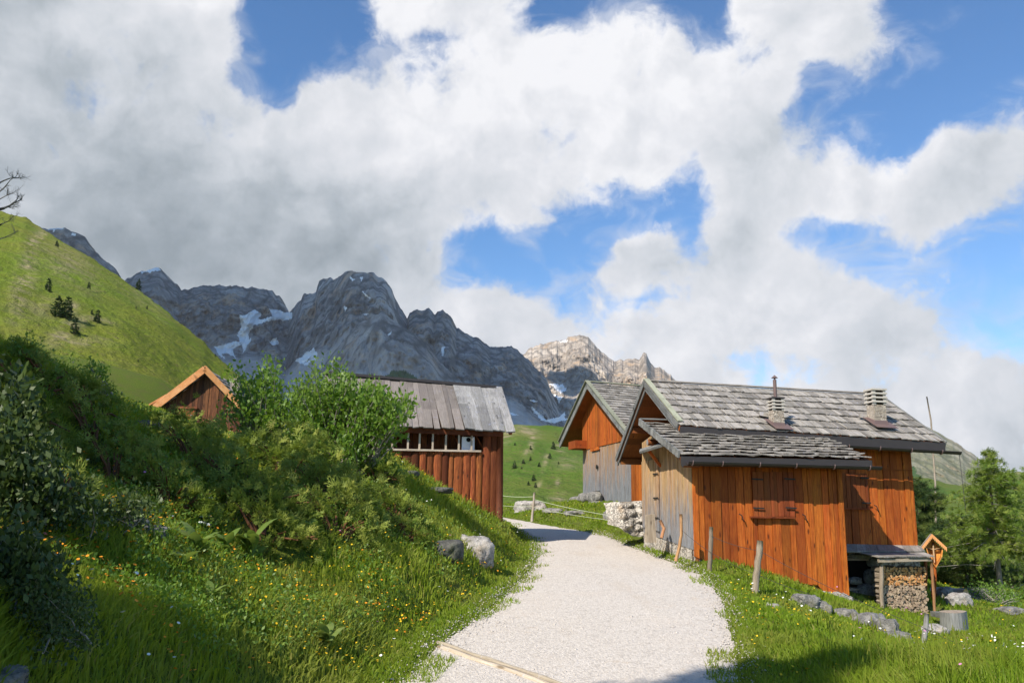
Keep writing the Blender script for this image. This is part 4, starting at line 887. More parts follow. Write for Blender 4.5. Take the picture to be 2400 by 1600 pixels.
mb = MB(); c1, c2 = rL+Vector((0, 0, .055)), Pb(1160, 911, VR1)+Vector((0, 0, .04)); mb.beam(c1, c2, .22, .07); mb.build('ridge_cap', [M_gutter], barn)
mb = MB(); mb.beam(lerp(e2, r2, .02)+Vector((-.1, 0, -.06)), lerp(e2, r2, .99)+Vector((-.1, 0, -.06)), .08, .1); mb.beam(e2+B.u*-.25+B.n*.25+Vector((0, 0, -.06)), eL+B.n*.25+Vector((0, 0, -.06)), .12, .12); mb.build('rafter', [M_brown], barn)
undb = lambda u, v: pl_hb(u, v)
def pl_hb(u, v):
    n = (e2-eL).cross(rL-eL); p = WB(u, v, 0); return (eL-p).dot(n)/n.z-.05
uw0 = (eL-B.o).dot(B.u)+.4; ug1, hr = B.hv(1127, 1056, 0); ug0 = uw0
rail = lambda u: lerp(B.hv(855, 1052, 0)[1], hr, (u-B.hv(855, 1052, 0)[0])/(ug1-B.hv(855, 1052, 0)[0]))
mb = MB(); boards(mb, WB(uw0, 0, 0), WB(ug1+.05, 0, 0), lambda t: -2., lambda t: rail(uw0+t*(ug1-uw0))-.02, -B.n, .13, .24, .03, .02, bulge=.034)
boards(mb, WB(ug1+.05, 0, 0), WB(0, 0, 0), lambda t: -1.5, lambda t: pl_hb(ug1+t*(0-ug1), 0), -B.n, .13, .2, .03, .012, bulge=.03); mb.build('log_wall', [M_red], barn)
mb = MB(); solid(mb, WB(uw0, .05, 0), WB(ug1, .05, 0), lambda t: -2., lambda t: rail(uw0+t*(ug1-uw0))-.05, -B.n, .06)
boards(mb, WB(uw0, .75, 0), WB(ug1+.3, .75, 0), lambda t: .2, lambda t: pl_hb(-2, .75), -B.n, .14, .22)
boards(mb, WB(ug1+.05, .05, 0), WB(0, .05, 0), lambda t: -1.5, lambda t: pl_hb(-.4, .05), -B.n, .14, .2)
mb.slab(WB(uw0, 0.03, hr-.15), WB(ug1, 0.03, hr-.1), WB(ug1, .75, hr-.1), WB(uw0, .75, hr-.15), .04)
boards(mb, WB(0, 0, 0), WB(0, 3.6, 0), lambda t: -1.5, lambda t: pl_hb(0, t*3.6) if t*3.6 < 1.75 else pl_hb(0, 1.75)-(t*3.6-1.75)*.78, B.u, .16, .24)
boards(mb, WB(uw0, 3.6, 0), WB(uw0, 0, 0), lambda t: -1.5, lambda t: pl_hb(uw0, (1-t)*3.6) if (1-t)*3.6 < 1.75 else pl_hb(uw0, 1.75)-((1-t)*3.6-1.75)*.78, -B.u, .16, .24)
boards(mb, WB(0, 3.6, 0), WB(uw0, 3.6, 0), lambda t: -1.5, lambda t: pl_hb(0, 1.75)-1.5, B.n, .16, .24); mb.build('inner_wall', [M_brown], barn)
mb = MB(); mb.tube([WB(-.04, -.03, -.75), WB(-.05, -.02, .5), WB(-.06, 0, pl_hb(-.05, 0))], [.10, .09, .085], 10); mb.build('corner_post', [M_brown], barn, True)
ra = empty('gallery_railing', WB(-2, -.05, hr)); place(ra, barn)
q1, q2 = B.hv(967, 1012, -.06), B.hv(1127, 1016, -.06); q3 = B.hv(855, 1052, -.06); q4 = B.hv(1127, 1057, -.06)
mb = MB(); mb.beam(ext(WB(q2[0], -.06, q2[1]), WB(q1[0], -.06, q1[1]), 1.8), WB(q2[0], -.06, q2[1]), .05, .035); mb.build('top_rail', [M_pale], ra)
mb = MB(); mb.beam(ext(WB(q4[0], -.06, q4[1]), WB(q3[0], -.06, q3[1]), 1.2), WB(q4[0], -.06, q4[1]), .08, .045); mb.build('bottom_rail', [M_pale], ra)
for x in (858, 888, 919, 955.5, 982.6, 1013.6, 1044.5, 1075, 1105):
    u_, h0 = B.hv(x, 1054, -.05); h1 = B.hv(x, interp(x, [967, 1127], [1012, 1016]), -.05)[1]; mb = MB(); mb.beam(WB(u_, -.045, h0), WB(u_, -.045, h1), .045, .03, up=B.n); mb.build('baluster', [M_pale], ra)
mb = MB(); u0, h0 = B.hv(1082, 1055, .05); u1, h1 = B.hv(1113, 1024, .05); mb.slab(WB(u0, .05, h0), WB(u1, .05, h0), WB(u1-.01, .05, h1), WB(u0, .05, h1), .02); wb = mb.build('white_board', [M_white], barn)
mb = MB(); u0, h0 = B.hv(1098, 1030, .045); mb.tube([WB(u0, .046, h0), WB(u0, .042, h0)], .055, 18); mb.build('round_hole', [M_hole], wb)
# ------------------------------------------------------------------ SECOND BARN (behind)
Q = Fr(*at(1367, 1161.5, 36)[:2], 80); WQ = Q.W
b2 = empty('hay_barn', WQ(0, -4, .6)); tag(b2, 'board barn with steep overhanging gable, orange upper boards and grey foot, behind the farmhouse', 'barn')
vw, _ = Q.hu(1404, 960, 0); ua_, ha_ = Q.hv(1378, 898, vw); A2 = WQ(ua_, vw, ha_); uz, hz = Q.hv(1503, 908, vw); AR2 = ext(A2, WQ(uz, vw, hz), 1.6)
vbk, hbk = Q.hu(1313, 1040, ua_); BK = WQ(ua_, vbk, hbk); vf, hf = Q.hu(1462, 1004, ua_); FT = ext(A2, WQ(ua_, vf, hf), 1.12)
BKR, FTR = BK+(AR2-A2), FT+(AR2-A2)
mb = MB(); shingles(mb, FT, FTR, AR2, A2, 20, .14, .4, .03, 1.25, .03, 1.3, rag=.02); mb.build('roof', [M_shing], b2)
mb = MB(); shingles(mb, BKR, BK, A2, AR2, 14, .14, .4, .03, 1.2, .03, 1.3, rag=.02); mb.build('rear_roof', [M_shing], b2)
mb = MB(); plate(mb, FT+o2 if False else FT+Vector((0, 0, -.03)), FTR+Vector((0, 0, -.03)), AR2+Vector((0, 0, -.03)), A2+Vector((0, 0, -.03)), .1, n=8); plate(mb, BK+Vector((0, 0, -.03)), BKR+Vector((0, 0, -.03)), AR2+Vector((0, 0, -.03)), A2+Vector((0, 0, -.03)), .1, n=8); mb.build('soffit', [M_soffit], b2)
d = Q.u*-.02
for S in (FT, BK): mb = MB(); mb.beam(A2+d+Vector((0, 0, -.05)), S+d+Vector((0, 0, -.05)), .05, .30); mb.build('bargeboard', [M_fascia], b2)
mb = MB()
for S in (FT, BK): mb.beam(A2+d*2+Vector((0, 0, .11)), S+d*2+Vector((0, 0, .11)), .16, .04)
mb.beam(A2+Vector((0, 0, .08)), AR2+Vector((0, 0, .08)), .2, .04); mb.build('verge_board', [M_lichen], b2)
def pq(u, v):
    S, s = (FT, 1) if v < vw else (BK, 1); n = (AR2-A2).cross(S-A2); p = WQ(u, v, 0); return (A2-p).dot(n)/n.z-.14
vend = Q.hu(1512, 1175, 0)[0]; hl0 = Q.hu(1365, 1052, -.03)[1]; vl, hl = Q.hu(1458, 1029.4, -.03); hmid = lambda v: lerp(hl0, hl, v/vl)
vd0, hb0 = Q.hu(1483, 1174, 0); hbase = lambda v: interp(-v, [0, -Q.hu(1406, 1178, 0)[0], -vd0, -vend], [Q.hu(1367, 1161, 0)[1], Q.hu(1406, 1180, 0)[1]-.02, hb0, hb0])
mb = MB(); boards(mb, WQ(0, 0, 0), WQ(0, vd0, 0), lambda t: hbase(t*vd0), lambda t: min(hmid(t*vd0), pq(0, t*vd0)), -Q.u, .09, .19, .03, .008); mb.build('lower_wall', [M_gray2], b2)
mb = MB(); boards(mb, WQ(-.03, 0, 0), WQ(-.03, vd0, 0), lambda t: min(hmid(t*vd0)-.06, pq(0, t*vd0)-.05), lambda t: pq(0, t*vd0), -Q.u, .10, .2, .03, .006); mb.build('upper_wall', [M_orange], b2)
mb = MB(); solid(mb, WQ(.04, .0, 0), WQ(.04, vend, 0), lambda t: -1.2, lambda t: pq(.04, t*vend)-.02, -Q.u, .08, n=16)
boards(mb, WQ(8, 0, 0), WQ(0, 0, 0), lambda t: -1, lambda t: pq(0, 0), Q.n, .2, .3); boards(mb, WQ(0, vend, 0), WQ(8, vend, 0), lambda t: -1.4, lambda t: pq(0, vend), -Q.n, .2, .3)
boards(mb, WQ(8, vend, 0), WQ(8, 0, 0), lambda t: -1.4, lambda t: pq(8, vend*(1-t)), Q.u, .2, .3); mb.build('inner_wall', [M_brown], b2)
mb = MB(); boards(mb, WQ(-.02, vd0, 0), WQ(-.02, vend, 0), lambda t: hb0, lambda t: Q.hu(1495, 1073, 0)[1]+1.5, -Q.u, .3, .5, .04, .01); mb.build('door', [M_orange], b2)
mb = MB(); va, _ = Q.hu(1391, 1100, 0); vb_, _ = Q.hu(1408, 1100, 0); zb_, zt2 = Q.hu(1400, 1150, 0)[1], Q.hu(1400, 1057, 0)[1]
boards(mb, WQ(-.05, va, 0), WQ(-.05, vb_, 0), lambda t: zb_, lambda t: zt2, -Q.u, .12, .2, .03, .004); hd = mb.build('door', [M_gray2], b2)
mb = MB(); mb.beam(WQ(-.1, va+.05, zt2+.08), WQ(-.1, vb_-.05, zt2+.08), .05, .12); mb.build('lintel', [M_orange], hd)
mb = MB(); mb.tube([WQ(-.10, vb_+.15, Q.hu(1404, 1094, 0)[1]), WQ(-.14, vb_+.15, Q.hu(1404, 1094, 0)[1])], .09, 8); mb.build('latch', [M_iron], hd)
for (x, y) in ((1350, 1043), (1430, 1040)):
    v_, h_ = Q.hu(x, y, -.3); 
    if x < 1400: mb = MB(); mb.slab(WQ(-.55, v_+.35, h_-.18), WQ(-.55, v_-.8, h_-.18), WQ(-.55, v_-.8, h_+.15), WQ(-.55, v_+.35, h_+.15), .7); mb.build('eave_beam', [M_orange], b2)
for i, (x, y, a, b, c) in enumerate(((1352, 1172, .5, .5, .16), (1375, 1168, .55, .5, .22), (1395, 1166, .45, .5, .25), (1365, 1181, .6, .4, .12), (1400, 1181, .5, .4, .12), (1335, 1178, .4, .3, .1))):
    v_, h_ = Q.hu(x, y, -.3); rockmesh('step_stone', WQ(-.3, v_, h_), (a*.6, b, c), M_lime, 700+i, parent=b2, rough=.15, rot=.1)
M_wallstone = stonemat('pale rough wall stone', (.46, .42, .36), (.62, .57, .50), (.38, .33, .28), 4.5, bump=.7)
# stone retaining wall between farmhouse and barn
sw = Fr(*at(1509, 1245, 21.3)[:2], 62); V, nn = [], 26
p0 = sw.hv(1448, 1215, 0); tops = [(1425, 1188), (1440, 1181), (1455, 1176), (1480, 1175), (1515, 1172), (1540, 1172)]; bots = [(1425, 1208), (1445, 1222), (1462, 1242), (1480, 1253), (1515, 1258), (1540, 1260)]
swr = empty('stone_wall', at(1480, 1240, 21.5)); tag(swr, 'low rubble stone wall beside the grey corner of the farmhouse', 'wall'); k = 0
NXW, NYW = 90, 50; V = []
for jy in range(NYW):
    for ix in range(NXW):
        xm = lerp(1449, 1537, ix/(NXW-1)); yt, yb = interp(xm, *zip(*tops)), interp(xm, *zip(*bots)); fy = jy/(NYW-1); u_, h_ = sw.hv(xm, lerp(yb+2, yt, fy), 0)
        d_ = .10*float(np.clip(abs(vnoise(u_*3.2, h_*5.5, 1.)-.5)*3, 0, 1))+.07*float(fbm(u_*7, h_*9, 2., 4, 9)); V.append(sw.W(u_, -.02-d_+.2*fy**3+.5*max(0, 1-ix/14)**2, h_))
npmesh('rubble_face', [tuple(p) for p in V], gridfaces(NYW, NXW), M_wallstone, swr)
tp = [sw.W(*(lambda q: (q[0], .2, q[1]-.03))(sw.hv(lerp(1455, 1537, k/20), interp(lerp(1455, 1537, k/20), *zip(*tops)), 0))) for k in range(21)]; mb = MB()
for k in range(20): mb.slab(tp[k], tp[k+1], tp[k+1]+sw.n*.4, tp[k]+sw.n*.4, .5)
mb.build('wall_top', [M_wallstone], swr)
# ------------------------------------------------------------------ HUT on the slope
Hh = Fr(*at(480, 1000, 38)[:2], 87); WH = Hh.W
hut = empty('hut', WH(0, 0, 3.5)); tag(hut, 'small dark board hut with bright orange roof edges, behind the juniper slope', 'hut')
def Ph(px, py, v): u, h = Hh.hv(px, py, v); return WH(u, v, h)
Ah, Lh, Rh = Ph(481, 863, -.35), Ph(362, 954, -.35), Ph(582, 969, -.35); back = Hh.n*5.5+Vector((0, 0, .0))
M_hutroof = wood('new orange roof boards', (.58, .24, .07), (.68, .36, .15), (.3, .12, .04), rnd_dark=.15, contrast=.5)
mb = MB(); shingles(mb, Rh, Rh+back, Ah+back, Ah, 9, .12, .3, .025, 1.2, .02, 1.2); mb.build('roof', [M_shing], hut)
mb = MB(); shingles(mb, Lh+back, Lh, Ah, Ah+back, 9, .12, .3, .025, 1.2, .02, 1.2); mb.build('left_roof' if False else 'roof', [M_shing], hut)
for S, w_, nm in ((Lh, .30, 0), (Rh, .26, 1)):
    mb = MB(); mb.beam(Ah+Vector((0, -.03, -.03)), S+Vector((0, -.03, -.03)), .05, w_); mb.build('bargeboard', [M_hutroof], hut)
    mb = MB(); mb.beam(Ah+Vector((0, .05, .10)), S+Vector((0, .05, .10)), .2, .05); mb.build('verge_board', [M_hutroof], hut)
mb = MB(); a_, b_ = Ph(346, 953, -.2), Ph(392, 926, -.2); mb.beam(a_, b_, .3, .07); mb.build('eave_board', [M_hutroof], hut)
wl, wr = Hh.hv(384, 960, 0)[0], Hh.hv(562, 960, 0)[0]; ap, hp = Hh.hv(481, 878, 0); hl_, hr_ = Hh.hv(384, 952, 0)[1], Hh.hv(562, 966, 0)[1]
top_h = lambda u: lerp(hl_, hp, (u-wl)/(ap-wl)) if u < ap else lerp(hp, hr_, (u-ap)/(wr-ap))
M_hutw = wood('dark striped hut boards', (.10, .036, .014), (.25, .095, .035), (.022, .011, .007), rnd_dark=.9, contrast=1.2)
mb = MB(); boards(mb, WH(wl, 0, 0), WH(ap, 0, 0), lambda t: 2.0, lambda t: top_h(wl+t*(ap-wl)), -Hh.n, .09, .17, .03, .015); boards(mb, WH(ap, 0, 0), WH(wr, 0, 0), lambda t: 2.0, lambda t: top_h(ap+t*(wr-ap)), -Hh.n, .09, .17, .03, .015); mb.build('front_wall', [M_hutw], hut)
mb = MB(); boards(mb, WH(wr, 0, 0), WH(wr, 5, 0), lambda t: 2.3, lambda t: hr_, Hh.u, .16, .25); boards(mb, WH(wl, 5, 0), WH(wl, 0, 0), lambda t: 2.3, lambda t: hl_, -Hh.u, .16, .25); boards(mb, WH(wr, 5, 0), WH(wl, 5, 0), lambda t: 2.3, lambda t: top_h(lerp(wr, wl, t)), Hh.n, .2, .3); mb.build('side_wall', [M_brown], hut)
u0, h0 = Hh.hv(416, 1000, -.06); u1, h1 = Hh.hv(460, 958, -.06); mb = MB(); boards(mb, WH(u0, -.05, 0), WH(u1, -.05, 0), lambda t: h0, lambda t: h1, -Hh.n, .12, .2); hdo = mb.build('door', [M_red], hut)
mb = MB(); mb.beam(WH(u0-.2, -.1, h1+.05), WH(u1+.05, -.1, h1+.05), .06, .1); mb.build('lintel', [M_brown], hdo)
u0, h0 = Hh.hv(521, 969, -.07); mb = MB(); mb.tube([WH(u0, -.05, h0), WH(u0, -.12, h0)], .09, 12, mc=1); mb.build('round_vent', [M_white, M_hole], hut)
p = Ph(549, 938, 1.2); mb = MB()
for k in range(7): mb.box(p+Vector((0, 0, -.1+k*.15)), .36+random.uniform(-.02, .02), .36, .146, .05)
mb.box(p+Vector((0, 0, .98)), .46, .46, .06, .05); mb.build('chimney', [M_chim], hut)
# ------------------------------------------------------------------ posts, wires, block, log, pole
def post(px0, py0, px1, py1, D, r, mat, label, name='fence_post', bend=0., flatk=1., taper=.85, D1=None, cat='post', group=None):
    a, b = at(px0, py0, D), at(px1, py1, D1 or D); mb = MB(); n = 9; pts = []; rad = []
    b2_ = b-(a-b).normalized()*.25
    for k in range(n+1):
        t = k/n; p = lerp(a, b2_, t); pts.append(p+Vector((math.sin(t*math.pi)*bend+random.uniform(-1, 1)*r*.12, random.uniform(-1, 1)*r*.1, 0))); rad.append(r*lerp(taper, 1.05, t)*random.uniform(.93, 1.07))
    mb.tube(pts, rad, 10, mc=1, jit=.09); o_ = mb.build(name, [mat, M_endgrain], None, True); tag(o_, label, cat, group); return o_, a, b
post(1782, 1266, 1770, 1382, 14.5, .06, M_post, 'thick leaning fence post in front of the shuttered annexe wall'); post(1667, 1234, 1664, 1318, 16.2, .043, M_post, 'straight grey fence post near the left corner of the orange wall')
post(1596, 1204, 1587, 1284, 16.9, .034, M_bark, 'crooked reddish peeled trunk post in front of the grey boards', bend=.05)
post(2172, 1436, 2157, 1522, 12.2, .038, M_plank, 'pale crooked fence post in front of the firewood shelter', bend=.03)
post(1253, 1153, 1248, 1206, 30, .045, M_pale, 'thin pale fence post beyond the gravel path beside the white rock')
mb = MB(); a = at(1528, 1232, 18.5); hgt = .5; mb.slab(a+Vector((-.12, 0, -.35)), a+Vector((.10, .03, -.35)), a+Vector((.07, .03, hgt-.24)), a+Vector((-.11, 0, hgt-.27)), .12); o_ = mb.build('board_post', [M_post]); tag(o_, 'short broad grey board post standing at the door of the grey wall', 'post')
for i, (dx_, r_, l_) in enumerate(((.16, .035, 'small rusty stick stub leaning beside the broad board post'),)):
    mb = MB(); mb.tube([a+Vector((.2, 0, -.25)), a+Vector((.27, .05, -.05)), a+Vector((.2, .1, .12))], r_, 7, jit=.1); o_ = mb.build('stick', [M_bark], None, True); tag(o_, l_, 'stick')
def wire(pts, r, mat, label, sag=.02):
    mb = MB(); P = [at(*p) for p in pts]; L = []
    for a, b in zip(P[:-1], P[1:]):
        n = 8
        for k in range(n): t = k/n; q = lerp(a, b, t); q.z -= sag*4*t*(1-t)*(b-a).length; L.append(q)
    L.append(P[-1]); mb.tube(L, r, 5); o_ = mb.build('fence_wire', [mat]); tag(o_, label, 'wire')
M_wire = flat('pale fence cord', (.55, .58, .42), .6, .2, .05, 4); M_dwire = flat('dark wire', (.05, .045, .04), .6, .3, .1, 4)
wire([(1176, 1161, 31), (1252, 1163, 30)], .007, M_wire, 'upper pale cord running from the log barn to the thin post'); wire([(1176, 1184, 31), (1250, 1185, 30)], .006, M_wire, 'lower pale cord running from the log barn to the thin post')
wire([(1253, 1170, 30), (1420, 1206, 25), (1510, 1211, 22)], .007, M_wire, 'upper pale cord sagging from the thin post to the stone wall', .006); wire([(1250, 1188, 30), (1412, 1216, 25), (1500, 1232, 22)], .006, M_wire, 'lower pale cord sagging from the thin post to the stone wall', .006)
wire([(1666, 1255, 16.2), (1780, 1290, 14.5), (2165, 1470, 12.2), (2400, 1555, 9.8)], .004, M_dwire, 'thin dark wire strung past the leaning post toward the lower right')
wire([(1596, 1240, 16.9), (1660, 1290, 16.2), (1774, 1345, 14.5), (1900, 1392, 14)], .004, M_dwire, 'thin dark lower wire between the posts along the orange wall')
mb = MB(); P = [at(2172, 929, 42), at(2182, 985, 42), at(2187, 1060, 42), at(2192, 1130, 42), at(2194, 1330, 42)]; mb.tube(P, [.03, .038, .042, .046, .05], 8, jit=.06); o_ = mb.build('pole', [M_post], None, True); tag(o_, 'tall thin bare pole rising behind the right end of the farmhouse roof', 'pole')
# chopping block
c = at(2236, 1462, 15.4); c.z = at(2236, 1432, 15.4).z; mb = MB(); ww, hh_ = .215, .50
K = 22; rr = [1+.07*math.sin(3*6.283*k/K+1)+random.uniform(-.03, .03) for k in range(K)]
ring = lambda z, s: [c+Vector((math.cos(6.283*k/K)*ww*rr[k]*s, math.sin(6.283*k/K)*ww*rr[k]*s, z+.015*math.cos(6.283*k/K))) for k in range(K)]
T_, M1, B_ = ring(0, 1.), ring(-hh_*.5, 1.02), ring(-hh_-.15, 1.05)
mb.face(T_, [(math.cos(6.283*k/K)*.2, math.sin(6.283*k/K)*.2) for k in range(K)], 0, 1)
for a_, b_, z0 in ((M1, T_, 0), (B_, M1, .3)):
    for k in range(K): k2 = (k+1) % K; mb.face((a_[k], a_[k2], b_[k2], b_[k]), [(k*.06, z0), (k*.06+.06, z0), (k*.06+.06, z0+.3), (k*.06, z0+.3)], .3, 0)
o_ = mb.build('chopping_block', [M_fascia, M_post]); tag(o_, 'big grey tree stump chopping block on the grass right of the firewood', 'stump')
def plank(px0, py0, px1, py1, D0, D1, w, h, mat, label, name='plank', cat='plank', tube=False):
    a, b = at(px0, py0, D0), at(px1, py1, D1); mb = MB()
    if tube: mb.tube([a, lerp(a, b, .35)+Vector((0, 0, .01)), lerp(a, b, .7), b], [w*.5, w*.52, w*.48, w*.45], 10, mc=1, jit=.05)
    else: mb.beam(a, b, w, h)
    o_ = mb.build(name, [mat, M_endgrain], None, tube); tag(o_, label, cat)
plank(2085, 1479, 2200, 1464, 17.6, 17.9, .09, .05, M_fascia, 'upper weathered plank lying at the foot of the firewood stack'); plank(2130, 1484, 2205, 1471, 17.2, 17.5, .09, .05, M_fascia, 'lower weathered plank sticking out toward the chopping block')
plank(2192, 1437, 2235, 1446, 18.5, 17.5, .2, .1, M_fascia, 'short thick beam lying behind the chopping block', 'beam', 'beam')
plank(2185, 1384, 2264, 1387, 23.5, 22.5, .2, .2, M_plank, 'pale log bench beam on stones below the shrine', 'log', 'log', True)
# log set across the path
def rp(px, py): x, y = road_pt(px, py); return Vector((x, y, zroad(y)))
la, lb = rp(1026, 1508), rp(1350, 1618); mb = MB(); n = 14; pts = [lerp(la, lb, k/n)+Vector((0, .02*math.sin(k*.9), .012)) for k in range(n+1)]
mb.tube(pts, [.026+.005*math.sin(k*1.3) for k in range(n+1)], 10, jit=.12); dr = empty('drain_log', la); tag(dr, 'half buried pale log set across the gravel path at the bottom', 'log'); mb.build('log', [M_pale], dr, True)
off = Vector((-.03, -.13, .0)); mb = MB(); mb.tube([p+off+Vector((0, 0, -.01)) for p in pts[1:]], .03, 8, jit=.08); mb.build('log', [M_pale], dr, True)
mb = MB(); mb.beam(lerp(la, lb, .04)+off*.5+Vector((0, 0, .0)), lb+off*.5+Vector((0, 0, .0)), .09, .03); mb.build('channel', [M_post], dr)
# wayside shrine
sd = 20.; Fs = Fr(*at(2190, 1300, sd)[:2], 110); WS = Fs.W; sh_ = empty('wayside_shrine', at(2190, 1380, sd)); tag(sh_, 'small orange wooden wayside shrine with a crucifix under a gable roof', 'shrine')
def Ps(px, py, v): u, h = Fs.hv(px, py, v); return WS(u, v, h)
a_, l_, r_ = Ps(2184, 1250, -.12), Ps(2157, 1285, -.12), Ps(2219, 1282, -.12); bk = Fs.n*.30
for S, nm in ((l_, 0), (r_, 1)):
    mb = MB(); K = 7; dS = (S-a_)
    for k in range(2): mb.slab(*( (S+bk*(k/2), S+bk*((k+1)/2-.02), a_+bk*((k+1)/2-.02), a_+bk*(k/2)) if nm else (S+bk*((k+1)/2-.02), S+bk*(k/2), a_+bk*(k/2), a_+bk*((k+1)/2-.02))), .02)
    mb.build('roof', [M_shing], sh_)
    mb = MB(); n = 9
    for k in range(n):
        p, q = a_+dS*(k/n), a_+dS*((k+1)/n); w = .075; mid = lerp(p, q, .5); f = -Fs.n*.01
        mb.face((p+f, q+f, q+f+Vector((0, 0, -w)), mid+f+Vector((0, 0, -w-.04)), p+f+Vector((0, 0, -w))), [(0, 0), (.1, 0), (.1, .1), (.05, .1), (0, .1)], .2)
        mb.face((p, p+Vector((0, 0, -w)), mid+Vector((0, 0, -w-.04)), q+Vector((0, 0, -w)), q), [(0, 0), (.1, 0), (.1, .1), (.05, .1), (0, .1)], .2)
    mb.build('scalloped_trim', [M_hutroof], sh_)
pts = [Ps(2184, 1262, .12), Ps(2168, 1284, .12), Ps(2175, 1304, .12), Ps(2190, 1327, .12), Ps(2203, 1304, .12), Ps(2206, 1284, .12)]
M_shr = wood('varnished shrine boards', (.62, .24, .04), (.72, .34, .08), (.3, .1, .02), rnd_dark=.1)
mb = MB(); mb.face(pts[::-1] if False else pts, [((p-Fs.o).dot(Fs.u), p.z) for p in pts], .1); mb.face([p+Fs.n*.03 for p in pts][::-1], None, .1); mb.build('back_board', [M_shr], sh_)
mb = MB()
for i in (1, 2, 3, 4): 
    p, q = pts[i], pts[i+1]; mb.slab(p-Fs.n*.2, q-Fs.n*.16, q, p, .02) if i > 2 else mb.slab(p, q, q-Fs.n*.16, p-Fs.n*.2, .02)
mb.build('side_board', [M_shr], sh_)
mb = MB(); mb.beam(Ps(2189, 1322, .1), Ps(2188, 1400, .1), .10, .09, up=Fs.n); mb.build('post', [M_orange], sh_)
cx = Ps(2187, 1270, .05); cb = Ps(2188, 1318, .05); mb = MB(); mb.beam(cx, cb, .035, .03, up=Fs.n); zc = lerp(cx, cb, .35); mb.beam(zc-Fs.u*.17, zc+Fs.u*.17, .03, .035); cr_o = mb.build('cross', [M_brown], sh_)
M_fig = flat('carved pale wood', (.50, .33, .18), .6, .3, .15, 20); f = -Fs.n*.03
mb = MB(); mb.tube([zc+f+Vector((0, 0, .06)), zc+f+Vector((0, 0, .03)), zc+f, zc+f+Vector((0, 0, -.08)), zc+f+Vector((0, 0, -.13)), zc+f+Vector((0, 0, -.22)), zc+f+Vector((0, 0, -.3))], [.012, .02, .022, .018, .022, .015, .008], 8)
mb.tube([zc+f+Vector((0, 0, .035))-Fs.u*.155, zc+f, zc+f+Vector((0, 0, .035))+Fs.u*.155], [.006, .012, .006], 6); mb.tube([zc+f+Vector((0, 0, .05)), zc+f+Vector((0, -.005, .075)), zc+f+Vector((0, -.005, .1))], [.012, .02, .01], 8); mb.build('figure', [M_fig], cr_o, True)
# ------------------------------------------------------------------ rocks
rk = [(1115, 1288, 14.6, .30, .24, .26, M_limew, 'pale jagged limestone boulder on the grass bank beside the path'), (1052, 1294, 14.2, .22, .2, .18, M_moss, 'darker mossy boulder left of the pale boulder on the bank'),
      (1010, 1150, 18.6, .4, .16, .07, M_moss, 'long low grey stone ledge in the grass below the log barn wall'), (965, 1112, 18.4, .25, .15, .07, M_moss, 'small grey stone ledge higher up against the log barn'),
      (1240, 1190, 31, .55, .4, .28, M_limew, 'white rock hump beside the thin pale fence post'), (1300, 1197, 29.5, .6, .4, .12, M_lime, 'low grey rock in the grass right of the white hump'), (1345, 1203, 28.5, .35, .3, .10, M_lime, 'small grey rock on the verge between hump and round stone'), (1429, 1212, 25, .22, .2, .22, M_lime, 'round grey stone near the stone wall'),
      (1890, 1412, 15.4, .24, .16, .15, M_lime, 'craggy rock in the grass below the annexe wall'), (1985, 1440, 15.6, .2, .16, .12, M_lime, 'grey rock beside the yellow flowers below the house corner'), (2040, 1458, 15.4, .28, .2, .16, M_lime, 'large grey outcrop rock in front of the firewood'), (2085, 1480, 15.2, .15, .16, .22, M_lime, 'steep end rock of the outcrop beside the firewood'), (2105, 1504, 14.8, .16, .16, .14, M_lime, 'small grey rock at the foot of the outcrop'),
      (1925, 1425, 15.2, .16, .14, .12, M_lime, 'small rock between the two outcrops below the annexe'), (1812, 1422, 13.5, .1, .1, .05, M_limew, 'tiny pale stone in the grass right of the path'),
      (2192, 1478, 15.8, .2, .14, .1, M_limew, 'white stone beside the chopping block'), (2215, 1395, 22.8, .16, .16, .2, M_lime, 'grey stone carrying the log bench'), (2245, 1410, 21.8, .3, .2, .2, M_limew, 'white sloping rock below the log bench'), (2290, 1400, 23.5, .5, .35, .26, M_moss, 'big shaded boulder below the dark stone pine'),
      (2372, 1432, 21, .3, .22, .08, M_lime, 'flat grey rock on the lawn at the right edge'), (14, 1592, 3.9, .12, .09, .06, M_lime, 'pale rock in the shade at the lower left corner'), (300, 1240, 7.9, .15, .12, .09, M_lime, 'pale stone under the juniper in the left meadow'), (350, 1250, 8.1, .16, .12, .08, M_lime, 'dark stone under the juniper overhang'),
      (340, 1000, 13.8, .3, .2, .08, M_moss, 'shaded rock ledge on the crest left of the hut'), (400, 1000, 14.5, .2, .16, .07, M_lime, 'pale crest rock just left of the hut'), (92, 832, 10.4, .26, .2, .13, M_limew, 'tan sunlit rock on the crest at the upper left'), (690, 1000, 17, .3, .2, .2, M_limew, 'pale rock behind the leafy shrub'), (220, 1010, 11, .13, .1, .06, M_moss, 'shaded grey rock in the dark slope')]
for i, (px, py, D, a, b, c, m_, l_) in enumerate(rk):
    gx, gy, gz_ = ground_hit(px, py+c*.35*FPX/D, 2.5, 60); P = Vector((gx, gy, gz_+c*.22)); rockmesh('rock', P, (a, b, c), m_, 20+i, l_, rough=.42)
